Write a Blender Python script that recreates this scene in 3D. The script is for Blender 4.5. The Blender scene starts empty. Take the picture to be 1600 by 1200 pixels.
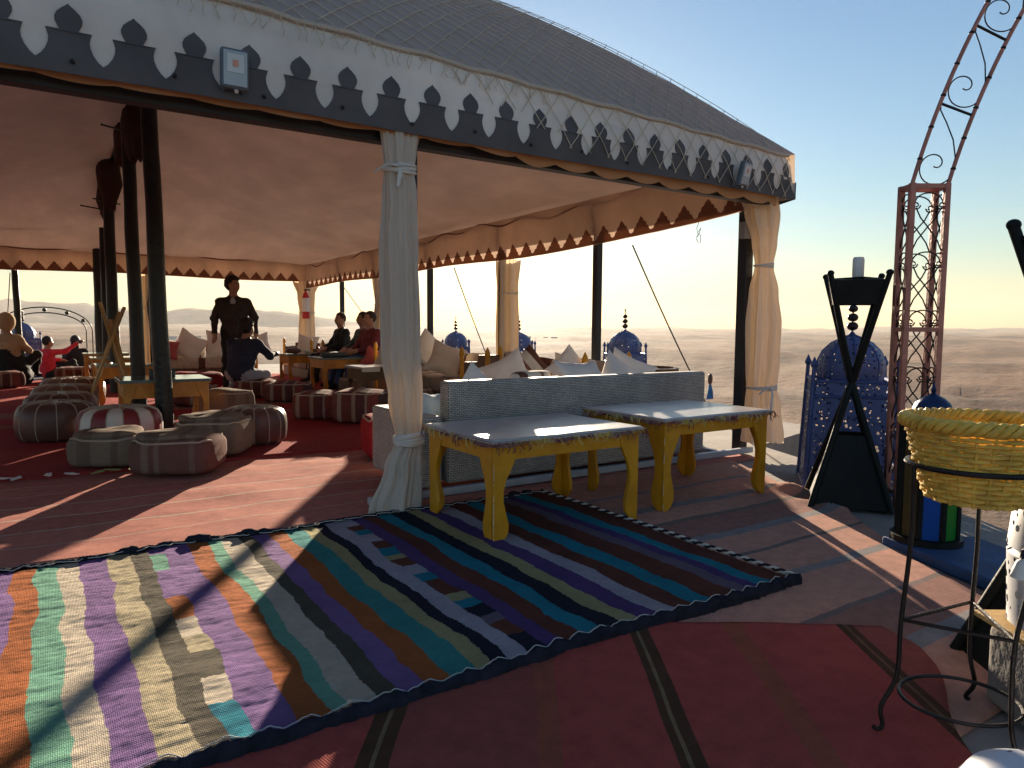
import bpy, math, random
import numpy as np
from mathutils import Vector, Matrix, noise
R = math.radians
random.seed(7)
scene = bpy.context.scene
COL = scene.collection

# ------------------------------------------------------------------ camera
CAMH = 1.15
cam_d = bpy.data.cameras.new('camera')
cam_d.sensor_width = 36.0
cam_d.lens = 36.0 * 1100 / 1600
cam_d.clip_start = 0.05
cam_d.clip_end = 60000
cam = bpy.data.objects.new('camera', cam_d)
COL.objects.link(cam)
cam.matrix_world = (Matrix.Translation((0, 0, CAMH)) @ Matrix.Rotation(R(-33.5), 4, 'Z')
                    @ Matrix.Rotation(R(90 - 4.52), 4, 'X') @ Matrix.Rotation(R(0.4), 4, 'Z'))
scene.camera = cam

# ------------------------------------------------------------------ sky and sun
SUN_EL, SUN_AZ = 10.8, 32.8          # degrees; azimuth from +Y towards +X
world = bpy.data.worlds.new('World')
scene.world = world
world.use_nodes = True
wn = world.node_tree
sky = wn.nodes.new('ShaderNodeTexSky')
sky.sky_type = 'NISHITA'
sky.sun_disc = False
sky.sun_elevation = R(SUN_EL)
sky.sun_rotation = R(SUN_AZ)
sky.altitude = 600
sky.air_density = 1.5
sky.dust_density = 0.5
sky.ozone_density = 4.5
bg = wn.nodes['Background']
bg.inputs['Strength'].default_value = 0.05
wn.links.new(sky.outputs['Color'], bg.inputs['Color'])
sun_dir = Vector((math.sin(R(SUN_AZ)) * math.cos(R(SUN_EL)), math.cos(R(SUN_AZ)) * math.cos(R(SUN_EL)), math.sin(R(SUN_EL))))
sun_d = bpy.data.lights.new('sun', 'SUN')
sun_d.energy = 5.0
sun_d.angle = R(0.55)
sun_d.color = (1.0, 0.83, 0.62)
sun = bpy.data.objects.new('sun', sun_d)
COL.objects.link(sun)
sun.rotation_euler = sun_dir.to_track_quat('Z', 'Y').to_euler()
vs = scene.view_settings
vs.view_transform = 'Standard'
vs.look = 'None'
vs.gamma = 1.0
vs.use_curve_mapping = False
vs.exposure = 1.70
scene.cycles.max_bounces = 8
scene.cycles.diffuse_bounces = 4
scene.cycles.transparent_max_bounces = 16
scene.cycles.volume_bounces = 0
scene.cycles.use_denoising = True

# ------------------------------------------------------------------ materials
def new_mat(name):
    m = bpy.data.materials.new(name)
    m.use_nodes = True
    nt = m.node_tree
    return m, nt, nt.nodes['Principled BSDF']

def N(nt, t, **kw):
    n = nt.nodes.new(t)
    for k, v in kw.items():
        setattr(n, k, v)
    return n

def setin(n, **kw):
    for k, v in kw.items():
        n.inputs[k.replace('_', ' ')].default_value = v
    return n

def rgba(c):
    return (c[0], c[1], c[2], 1.0)

def mixc(nt, fac, a, b, mode='MIX'):
    n = N(nt, 'ShaderNodeMix', data_type='RGBA', blend_type=mode)
    for i, v in ((0, fac), (6, a), (7, b)):
        if hasattr(v, 'is_linked') or hasattr(v, 'links'):
            nt.links.new(v, n.inputs[i])
        elif i == 0:
            n.inputs[0].default_value = v
        else:
            n.inputs[i].default_value = rgba(v)
    return n.outputs[2]

def mth(nt, op, a, b=None, c=None):
    n = N(nt, 'ShaderNodeMath', operation=op)
    for i, v in enumerate((a, b, c)):
        if v is None:
            continue
        if hasattr(v, 'links'):
            nt.links.new(v, n.inputs[i])
        else:
            n.inputs[i].default_value = v
    return n.outputs[0]

def coords(nt, kind='Object', scale=None):
    tc = N(nt, 'ShaderNodeTexCoord')
    out = tc.outputs[kind]
    if scale is not None:
        mp = N(nt, 'ShaderNodeMapping')
        mp.inputs['Scale'].default_value = scale
        nt.links.new(out, mp.inputs['Vector'])
        out = mp.outputs['Vector']
    return out

def noise_tex(nt, vec, scale, detail=4, rough=0.55):
    n = N(nt, 'ShaderNodeTexNoise')
    setin(n, Scale=scale, Detail=detail, Roughness=rough)
    if vec is not None:
        nt.links.new(vec, n.inputs['Vector'])
    return n.outputs['Fac']

def ramp(nt, fac, stops, interp='LINEAR'):
    r = N(nt, 'ShaderNodeValToRGB')
    r.color_ramp.interpolation = interp
    el = r.color_ramp.elements
    while len(el) > 1:
        el.remove(el[0])
    el[0].position = stops[0][0]
    el[0].color = rgba(stops[0][1])
    for p, c in stops[1:]:
        e = el.new(p)
        e.color = rgba(c)
    nt.links.new(fac, r.inputs['Fac'])
    return r.outputs['Color']

def bump(nt, bs, h, strength, dist=0.01):
    b = N(nt, 'ShaderNodeBump')
    setin(b, Strength=strength, Distance=dist)
    nt.links.new(h, b.inputs['Height'])
    nt.links.new(b.outputs['Normal'], bs.inputs['Normal'])

def simple(name, col, rough=0.6, var=0.25, scale=6.0, metal=0.0, bmp=0.15, bscale=60, spec=0.4, col2=None, vec='Object', coat=0.0):
    m, nt, bs = new_mat(name)
    v = coords(nt, vec)
    f = noise_tex(nt, v, scale, 5, 0.6)
    f2 = mth(nt, 'MULTIPLY_ADD', mth(nt, 'SUBTRACT', f, 0.5), 2.2, 0.5)
    dark = tuple(c * (1 - var) for c in col)
    lite = col2 if col2 else tuple(min(1, c * (1 + var)) for c in col)
    nt.links.new(mixc(nt, f2, dark, lite), bs.inputs['Base Color'])
    setin(bs, Roughness=rough, Metallic=metal)
    bs.inputs['Specular IOR Level'].default_value = spec
    bs.inputs['Coat Weight'].default_value = coat
    if bmp:
        bump(nt, bs, noise_tex(nt, v, bscale, 3), bmp, 0.01)
    return m

def cloth(name, col, trans=0.3, tcol=None, var=0.15, scale=3.0, rough=0.9, wrinkle=0.4, wscale=(6, 6, 1.5), blotch=0.0):
    """thin woven cloth that lets some light through"""
    m, nt, bs = new_mat(name)
    v = coords(nt, 'Object')
    f = noise_tex(nt, v, scale, 4)
    c = mixc(nt, f, tuple(x * (1 - var) for x in col), tuple(min(1, x * (1 + var)) for x in col))
    nt.links.new(c, bs.inputs['Base Color'])
    setin(bs, Roughness=rough)
    bs.inputs['Specular IOR Level'].default_value = 0.2 if rough > 0.5 else 0.45
    tr = N(nt, 'ShaderNodeBsdfTranslucent')
    tr.inputs['Color'].default_value = rgba(tcol or col)
    mx = N(nt, 'ShaderNodeMixShader')
    mx.inputs[0].default_value = trans
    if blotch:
        # lighter and darker blotches in the colour; on the liner, painted soft light
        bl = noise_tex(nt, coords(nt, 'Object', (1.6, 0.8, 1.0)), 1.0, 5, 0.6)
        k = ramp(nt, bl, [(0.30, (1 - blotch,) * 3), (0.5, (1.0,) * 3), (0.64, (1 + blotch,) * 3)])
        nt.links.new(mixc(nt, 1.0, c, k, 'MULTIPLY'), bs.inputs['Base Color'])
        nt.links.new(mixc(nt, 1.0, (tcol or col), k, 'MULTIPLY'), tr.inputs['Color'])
    nt.links.new(bs.outputs[0], mx.inputs[1])
    nt.links.new(tr.outputs[0], mx.inputs[2])
    nt.links.new(mx.outputs[0], nt.nodes['Material Output'].inputs['Surface'])
    if wrinkle:
        b = N(nt, 'ShaderNodeBump')
        setin(b, Strength=wrinkle, Distance=0.02)
        nt.links.new(noise_tex(nt, coords(nt, 'Object', wscale), 2.0, 3), b.inputs['Height'])
        nt.links.new(b.outputs[0], bs.inputs['Normal'])
        nt.links.new(b.outputs[0], tr.inputs['Normal'])
    return m

def weave_height(nt, v, sx, sy):
    """over-under weave height from two sine waves"""
    s = N(nt, 'ShaderNodeSeparateXYZ')
    nt.links.new(v, s.inputs[0])
    a = mth(nt, 'SINE', mth(nt, 'MULTIPLY', s.outputs[0], sx))
    b = mth(nt, 'SINE', mth(nt, 'MULTIPLY', s.outputs[1], sy))
    return mth(nt, 'MULTIPLY', a, b), s

def striped(name, stops, axis=0, lo=-0.5, hi=0.5, wob=0.02, wscale=4.0, rough=0.95, weave=(500, 300), bstr=0.5, interp='CONSTANT', var=0.3, vec='Object'):
    """woven stripes: colour by position along one axis, with a wobble on the borders"""
    m, nt, bs = new_mat(name)
    v = coords(nt, vec)
    h, s = weave_height(nt, v, *weave)
    nz = noise_tex(nt, v, wscale, 3)
    x = mth(nt, 'ADD', s.outputs[axis], mth(nt, 'MULTIPLY', mth(nt, 'SUBTRACT', nz, 0.5), wob))
    t = mth(nt, 'DIVIDE', mth(nt, 'SUBTRACT', x, lo), hi - lo)
    c = ramp(nt, t, [((p - lo) / (hi - lo), q) for p, q in stops], interp)
    n2 = noise_tex(nt, v, 14, 6, 0.7)
    c = mixc(nt, 1.0, c, ramp(nt, n2, [(0.25, (1 - var,) * 3), (0.7, (1 + var * 0.3,) * 3)]), 'MULTIPLY')
    nt.links.new(c, bs.inputs['Base Color'])
    setin(bs, Roughness=rough)
    bs.inputs['Specular IOR Level'].default_value = 0.12
    hh = mth(nt, 'ADD', mth(nt, 'MULTIPLY', h, 0.5), mth(nt, 'MULTIPLY', n2, 1.6))
    bump(nt, bs, hh, bstr, 0.006)
    return m

def perforated(name, col, scale=22, thr=0.30, rough=0.45, metal=0.6):
    m, nt, bs = new_mat(name)
    v = coords(nt, 'Object')
    vo = N(nt, 'ShaderNodeTexVoronoi')
    setin(vo, Scale=scale)
    nt.links.new(v, vo.inputs['Vector'])
    nz = noise_tex(nt, v, 5, 3)
    nt.links.new(mixc(nt, nz, tuple(c * 0.6 for c in col), tuple(min(1, c * 1.3) for c in col)), bs.inputs['Base Color'])
    setin(bs, Roughness=rough, Metallic=metal)
    hole = mth(nt, 'LESS_THAN', vo.outputs['Distance'], thr)
    tr = N(nt, 'ShaderNodeBsdfTransparent')
    mx = N(nt, 'ShaderNodeMixShader')
    nt.links.new(hole, mx.inputs[0])
    nt.links.new(bs.outputs[0], mx.inputs[1])
    nt.links.new(tr.outputs[0], mx.inputs[2])
    nt.links.new(mx.outputs[0], nt.nodes['Material Output'].inputs['Surface'])
    return m

MT = {}
MT['canopy'] = cloth('canopy_tarp', (0.46, 0.39, 0.355), 0.26, (0.62, 0.48, 0.42), 0.12, 2.0, 0.8, 0.3, (2, 2, 2))
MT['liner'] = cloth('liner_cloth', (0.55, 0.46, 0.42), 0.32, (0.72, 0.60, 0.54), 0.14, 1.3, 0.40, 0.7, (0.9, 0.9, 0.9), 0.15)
MT['valance'] = cloth('white_valance_cloth', (0.82, 0.84, 0.80), 0.25, (0.85, 0.62, 0.42), 0.10, 1.5, 0.7, 0.45, (1.2, 1.0, 5), 0.14)
MT['valance_in'] = cloth('inner_valance_cloth', (0.56, 0.43, 0.36), 0.30, (0.74, 0.53, 0.40), 0.10, 1.5, 0.85, 0.6, (3, 3, 2), 0.2)
MT['trim'] = simple('slate_trim', (0.085, 0.08, 0.085), 0.65, 0.25, 3, bmp=0.1)
MT['motif'] = cloth('brown_trim_shadow_and_rope', (0.22, 0.11, 0.075), 0.25, (0.4, 0.18, 0.1), 0.15, 3, 0.9, 0.2)
MT['scallop'] = cloth('tan_scallop_cloth', (0.55, 0.33, 0.18), 0.5, (0.9, 0.5, 0.22), 0.15, 3, 0.9, 0.3)
MT['net'] = simple('beige_net_cord', (0.55, 0.47, 0.36), 0.9, 0.2)
MT['beam'] = simple('black_painted_steel', (0.018, 0.018, 0.022), 0.5, 0.35, 5, bmp=0.15)
MT['blackpole'] = simple('black_painted_pole', (0.009, 0.010, 0.010), 0.38, 0.5, 9, bmp=0.9, bscale=20, spec=0.4)
MT['gusset'] = cloth('dark_brown_flap', (0.05, 0.028, 0.02), 0.05, None, 0.3, 4)
MT['curtain'] = cloth('cream_curtain', (0.66, 0.60, 0.52), 0.32, (0.90, 0.70, 0.46), 0.08, 2, 0.85, 0.9, (16, 16, 2.2))
MT['tie'] = simple('white_tie_cloth', (0.6, 0.57, 0.52), 0.9, 0.1)
MT['rope'] = simple('grey_rope', (0.10, 0.09, 0.08), 0.9)
MT['wood_yellow'] = simple('yellow_painted_wood', (0.58, 0.25, 0.008), 0.42, 0.16, 7, bmp=0.2, bscale=22, col2=(0.66, 0.31, 0.012))
MT['wood_worn'] = simple('worn_paint_edge', (0.62, 0.50, 0.36), 0.8, 0.3, 30)
MT['wood_orange'] = simple('orange_varnished_wood', (0.50, 0.22, 0.035), 0.4, 0.35, 5, bmp=0.2, bscale=22)
MT['wood_pale'] = simple('pale_pine_wood', (0.42, 0.27, 0.10), 0.6, 0.25, 6, bmp=0.2)
MT['wood_brown'] = simple('brown_wood', (0.13, 0.065, 0.03), 0.55, 0.3, 6, bmp=0.2)
MT['tabletop'] = simple('plastic_covered_tabletop', (0.42, 0.39, 0.38), 0.30, 0.14, 9, bmp=0.35, bscale=9, spec=0.45)
MT['glass_top'] = simple('teal_glass_tabletop', (0.13, 0.20, 0.20), 0.09, 0.2, 3, bmp=0.03, bscale=5, spec=0.6)
MT['fringe_red'] = simple('burgundy_fringe', (0.17, 0.06, 0.06), 0.95, 0.4, 20)
MT['fringe_yel'] = simple('straw_yellow_fringe', (0.60, 0.50, 0.19), 0.95, 0.3, 20)
MT['fringe_band'] = None
MT['iron'] = simple('dark_wrought_iron', (0.022, 0.018, 0.017), 0.42, 0.5, 12, metal=0.5, bmp=0.3)
MT['red_iron'] = simple('red_oxide_iron', (0.42, 0.17, 0.13), 0.45, 0.35, 8, metal=0.15, bmp=0.2)
MT['brazier'] = simple('black_green_paint', (0.006, 0.008, 0.008), 0.55, 0.5, 5, bmp=0.2, spec=0.2)
MT['blue_perf'] = perforated('blue_perforated_metal', (0.085, 0.125, 0.30), 30, 0.36, 0.55, 0.2)
MT['blue_dome'] = perforated('blue_dome_metal', (0.08, 0.115, 0.28), 36, 0.28, 0.5, 0.2)
MT['blue'] = simple('blue_painted_metal', (0.05, 0.085, 0.25), 0.5, 0.3, 8, metal=0.2)
MT['blue_dark'] = simple('dark_blue_metal', (0.015, 0.035, 0.10), 0.4, 0.3, 8, metal=0.5)
MT['white_perf'] = perforated('white_perforated_metal', (0.62, 0.62, 0.64), 26, 0.30, 0.5, 0.1)
MT['white'] = simple('white_paint', (0.72, 0.71, 0.70), 0.5, 0.1)
MT['bead'] = simple('dark_finial_metal', (0.03, 0.026, 0.03), 0.35, 0.2, metal=0.6)
MT['basket'] = simple('golden_cane', (0.70, 0.45, 0.08), 0.5, 0.35, 16, bmp=0.3, bscale=90)
MT['concrete'] = simple('rough_concrete', (0.21, 0.19, 0.175), 0.95, 0.3, 5, bmp=0.6, bscale=30)
MT['stone_floor'] = simple('terrace_concrete', (0.27, 0.23, 0.20), 0.95, 0.3, 1.5, bmp=0.5, bscale=18)
MT['blue_ledge'] = simple('blue_painted_ledge', (0.03, 0.07, 0.17), 0.8, 0.35, 5, bmp=0.4)
MT['pale_rail'] = simple('pale_grey_rail', (0.42, 0.43, 0.46), 0.5, 0.2, 4)
MT['cushion_white'] = simple('off_white_cushion', (0.74, 0.68, 0.63), 0.95, 0.08, 4, bmp=0.3, bscale=14, spec=0.1)
MT['cushion_cream'] = simple('cream_cushion', (0.62, 0.52, 0.42), 0.95, 0.10, 4, bmp=0.3, bscale=14, spec=0.1)
MT['cushion_blue'] = simple('grey_blue_cushion', (0.33, 0.42, 0.50), 0.95, 0.12, 4, bmp=0.3, bscale=14, spec=0.1)
MT['cushion_red'] = simple('rose_cushion', (0.42, 0.10, 0.10), 0.95, 0.2, 4, bmp=0.3, bscale=14, spec=0.1)
MT['cushion_brown'] = simple('dark_brown_cushion', (0.12, 0.045, 0.03), 0.95, 0.2, 4, bmp=0.3, bscale=14, spec=0.1)
MT['leather'] = simple('brown_leather', (0.17, 0.085, 0.055), 0.42, 0.25, 6, bmp=0.25, bscale=40)
MT['leather_dark'] = simple('dark_leather', (0.115, 0.055, 0.042), 0.42, 0.25, 6, bmp=0.25, bscale=40)
MT['leather_wine'] = simple('wine_leather', (0.22, 0.03, 0.035), 0.42, 0.2, 6, bmp=0.2, bscale=40)
MT['leather_white'] = simple('white_leather', (0.66, 0.60, 0.54), 0.42, 0.1, 6, bmp=0.2, bscale=40)
MT['stitch'] = simple('pale_stitching', (0.42, 0.33, 0.25), 0.8, 0.1)
MT['skin'] = simple('skin', (0.36, 0.19, 0.12), 0.5, 0.1, 8, bmp=0.05)
MT['hair'] = simple('dark_hair', (0.014, 0.010, 0.008), 0.6, 0.3, 30, bmp=0.9, bscale=50)
MT['hair_short'] = simple('short_brown_hair', (0.045, 0.025, 0.015), 0.7, 0.3, 40, bmp=0.6, bscale=80)
MT['jacket'] = simple('dark_brown_jacket', (0.035, 0.026, 0.022), 0.85, 0.3, 9, bmp=0.4, bscale=12)
MT['navy'] = simple('navy_jacket', (0.022, 0.024, 0.05), 0.85, 0.3, 9, bmp=0.4, bscale=12)
MT['black_cloth'] = simple('black_cloth', (0.014, 0.014, 0.016), 0.9, 0.3, 9, bmp=0.4, bscale=12)
MT['maroon'] = simple('maroon_sweater', (0.16, 0.03, 0.035), 0.95, 0.25, 12, bmp=0.4, bscale=14)
MT['grey_cloth'] = simple('grey_green_jacket', (0.075, 0.085, 0.085), 0.95, 0.25, 12, bmp=0.4, bscale=14)
MT['jeans'] = simple('blue_jeans', (0.045, 0.075, 0.17), 0.95, 0.25, 12, bmp=0.3, bscale=30)
MT['pale_cloth'] = simple('pale_trousers', (0.33, 0.33, 0.37), 0.95, 0.15, 12, bmp=0.3, bscale=14)
MT['red_cloth'] = simple('bright_red_top', (0.62, 0.03, 0.05), 0.9, 0.15, 12, bmp=0.3, bscale=14)
MT['robe'] = simple('tan_robe', (0.42, 0.30, 0.18), 0.95, 0.2, 7, bmp=0.4, bscale=12)
MT['phone'] = simple('phone_case', (0.03, 0.03, 0.035), 0.2, 0.1)
MT['eye'] = simple('eye_dark', (0.02, 0.015, 0.012), 0.2, 0.1, bmp=0)
MT['ext_red'] = simple('extinguisher_red', (0.50, 0.02, 0.02), 0.3, 0.1, bmp=0)
MT['paper'] = simple('paper_label', (0.75, 0.74, 0.72), 0.7, 0.05, bmp=0)
MT['leaf'] = simple('green_paper_scrap', (0.35, 0.42, 0.14), 0.8, 0.3, 20)
MT['tassel'] = simple('blue_tassel', (0.13, 0.30, 0.55), 0.9, 0.3, 20)
MT['glass_lens'] = simple('floodlight_lens', (0.36, 0.42, 0.46), 0.12, 0.1, 9, bmp=0, spec=0.6)
MT['lamp_housing'] = simple('floodlight_housing', (0.10, 0.13, 0.16), 0.45, 0.2, bmp=0.1)
MT['led'] = simple('led_chip', (0.62, 0.30, 0.22), 0.4, 0.1, bmp=0)
MT['reflector'] = simple('lamp_reflector', (0.55, 0.60, 0.62), 0.25, 0.06, bmp=0)
MT['box_grey'] = simple('grey_plastic_box', (0.30, 0.28, 0.26), 0.5, 0.1)
MT['wall_white'] = simple('whitewashed_wall', (0.75, 0.72, 0.68), 0.9, 0.1)
MT['roof_tan'] = simple('flat_mud_roof', (0.45, 0.36, 0.28), 0.9, 0.15)
MT['tyre'] = simple('tyre_rubber', (0.02, 0.02, 0.02), 0.8, 0.1)
MT['window_dark'] = simple('dark_window', (0.03, 0.035, 0.04), 0.2, 0.1, bmp=0)

CREAM, BROWNS = (0.55, 0.46, 0.36), (0.13, 0.06, 0.04)
MT['kilim_pouf'] = striped('kilim_pouf_cloth', [(-0.5, (0.20, 0.07, 0.055)), (-0.22, (0.34, 0.26, 0.19)), (-0.17, (0.17, 0.05, 0.04)), (-0.05, (0.30, 0.2, 0.15)), (0.0, (0.12, 0.045, 0.04)), (0.11, (0.33, 0.25, 0.19)), (0.14, (0.22, 0.06, 0.05)), (0.26, (0.10, 0.05, 0.05))], 0, -0.5, 0.5, 0.02, bstr=0.3)
MT['kilim_tan'] = striped('tan_pouf_cloth', [(-0.5, (0.22, 0.155, 0.115)), (-0.18, (0.17, 0.115, 0.085)), (-0.08, (0.23, 0.165, 0.12)), (0.07, (0.18, 0.12, 0.09)), (0.12, (0.23, 0.165, 0.12))], 0, -0.5, 0.5, 0.02, bstr=0.3, var=0.2)
MT['kilim_rose'] = striped('faded_rose_pouf_cloth', [(-0.5, (0.17, 0.085, 0.07)), (-0.19, (0.22, 0.14, 0.115)), (-0.14, (0.165, 0.08, 0.065)), (-0.1, (0.22, 0.14, 0.115)), (-0.06, (0.17, 0.08, 0.065)), (0.16, (0.20, 0.125, 0.10)), (0.2, (0.17, 0.075, 0.06))], 0, -0.5, 0.5, 0.02, bstr=0.3, var=0.2)
MT['red_pouf'] = striped('red_pouf_cloth', [(-0.5, (0.36, 0.025, 0.03)), (-0.12, (0.20, 0.02, 0.03)), (0.0, (0.38, 0.03, 0.035)), (0.12, (0.22, 0.02, 0.03))], 0, -0.5, 0.5, 0.01, bstr=0.3)
MT['bench_cloth'] = striped('cream_and_brown_bench_cloth', [(-2.0, CREAM), (-1.5, BROWNS), (-1.35, CREAM), (-0.9, BROWNS), (-0.8, (0.4, 0.3, 0.24)), (-0.3, CREAM), (0.1, BROWNS), (0.25, CREAM), (0.8, (0.34, 0.14, 0.11)), (0.95, CREAM), (1.4, BROWNS), (1.55, CREAM)], 1, -2.0, 2.0, 0.02, bstr=0.3)
MT['bolster'] = striped('striped_bolster_cloth', [(-0.5, (0.62, 0.56, 0.48)), (-0.22, BROWNS), (-0.15, (0.62, 0.56, 0.48)), (0.0, (0.22, 0.11, 0.08)), (0.04, (0.62, 0.56, 0.48)), (0.16, BROWNS), (0.25, (0.62, 0.56, 0.48))], 0, -0.5, 0.5, 0.0, bstr=0.3, var=0.15)

def tie_dye(name):
    m, nt, bs = new_mat(name)
    v = coords(nt, 'Object')
    f = noise_tex(nt, v, 5.0, 4, 0.6)
    nt.links.new(ramp(nt, f, [(0.34, (0.17, 0.05, 0.055)), (0.43, (0.22, 0.12, 0.13)), (0.50, (0.40, 0.27, 0.14)), (0.56, (0.52, 0.36, 0.09)), (0.7, (0.50, 0.36, 0.10))]), bs.inputs['Base Color'])
    setin(bs, Roughness=0.9)
    bump(nt, bs, noise_tex(nt, v, 50, 4), 0.8, 0.01)
    return m
MT['fringe_band'] = tie_dye('tie_dyed_edge_cloth')

def wicker(name):
    m, nt, bs = new_mat(name)
    v = coords(nt, 'Object')
    s = N(nt, 'ShaderNodeSeparateXYZ')
    nt.links.new(v, s.inputs[0])
    cb = N(nt, 'ShaderNodeCombineXYZ')
    nt.links.new(mth(nt, 'ADD', s.outputs[0], s.outputs[1]), cb.inputs[0])
    nt.links.new(s.outputs[2], cb.inputs[1])
    br = N(nt, 'ShaderNodeTexBrick')
    br.offset = 0.5
    setin(br, Scale=1.0)
    br.inputs['Color1'].default_value = rgba((0.47, 0.43, 0.39))
    br.inputs['Color2'].default_value = rgba((0.64, 0.59, 0.53))
    br.inputs['Mortar'].default_value = rgba((0.06, 0.055, 0.05))
    br.inputs['Mortar Size'].default_value = 0.0022
    br.inputs['Mortar Smooth'].default_value = 0.6
    br.inputs['Brick Width'].default_value = 0.030
    br.inputs['Row Height'].default_value = 0.0125
    nt.links.new(cb.outputs[0], br.inputs['Vector'])
    nz = noise_tex(nt, v, 3, 5)
    c = mixc(nt, 1.0, br.outputs['Color'], ramp(nt, nz, [(0.3, (0.75,) * 3), (0.7, (1.1,) * 3)]), 'MULTIPLY')
    nt.links.new(c, bs.inputs['Base Color'])
    setin(bs, Roughness=0.55)
    bump(nt, bs, mth(nt, 'SUBTRACT', 1.0, br.outputs['Fac']), 0.8, 0.004)
    return m
MT['wicker'] = wicker('grey_woven_wicker')

def glass_colour(name, col):
    m, nt, bs = new_mat(name)
    v = coords(nt, 'Object')
    nt.links.new(mixc(nt, noise_tex(nt, v, 60, 3), tuple(c * 0.55 for c in col), col), bs.inputs['Base Color'])
    setin(bs, Roughness=0.15)
    tr = N(nt, 'ShaderNodeBsdfTranslucent')
    tr.inputs['Color'].default_value = rgba(tuple(min(1, c * 1.6) for c in col))
    mx = N(nt, 'ShaderNodeMixShader')
    mx.inputs[0].default_value = 0.65
    nt.links.new(bs.outputs[0], mx.inputs[1])
    nt.links.new(tr.outputs[0], mx.inputs[2])
    nt.links.new(mx.outputs[0], nt.nodes['Material Output'].inputs['Surface'])
    bump(nt, bs, noise_tex(nt, v, 80, 2), 0.6, 0.004)
    return m
for nm, c in (('blue', (0.02, 0.22, 0.72)), ('green', (0.05, 0.52, 0.10)), ('amber', (0.26, 0.20, 0.08)), ('purple', (0.16, 0.10, 0.42))):
    MT['glass_' + nm] = glass_colour(nm + '_stained_glass', c)

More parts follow.
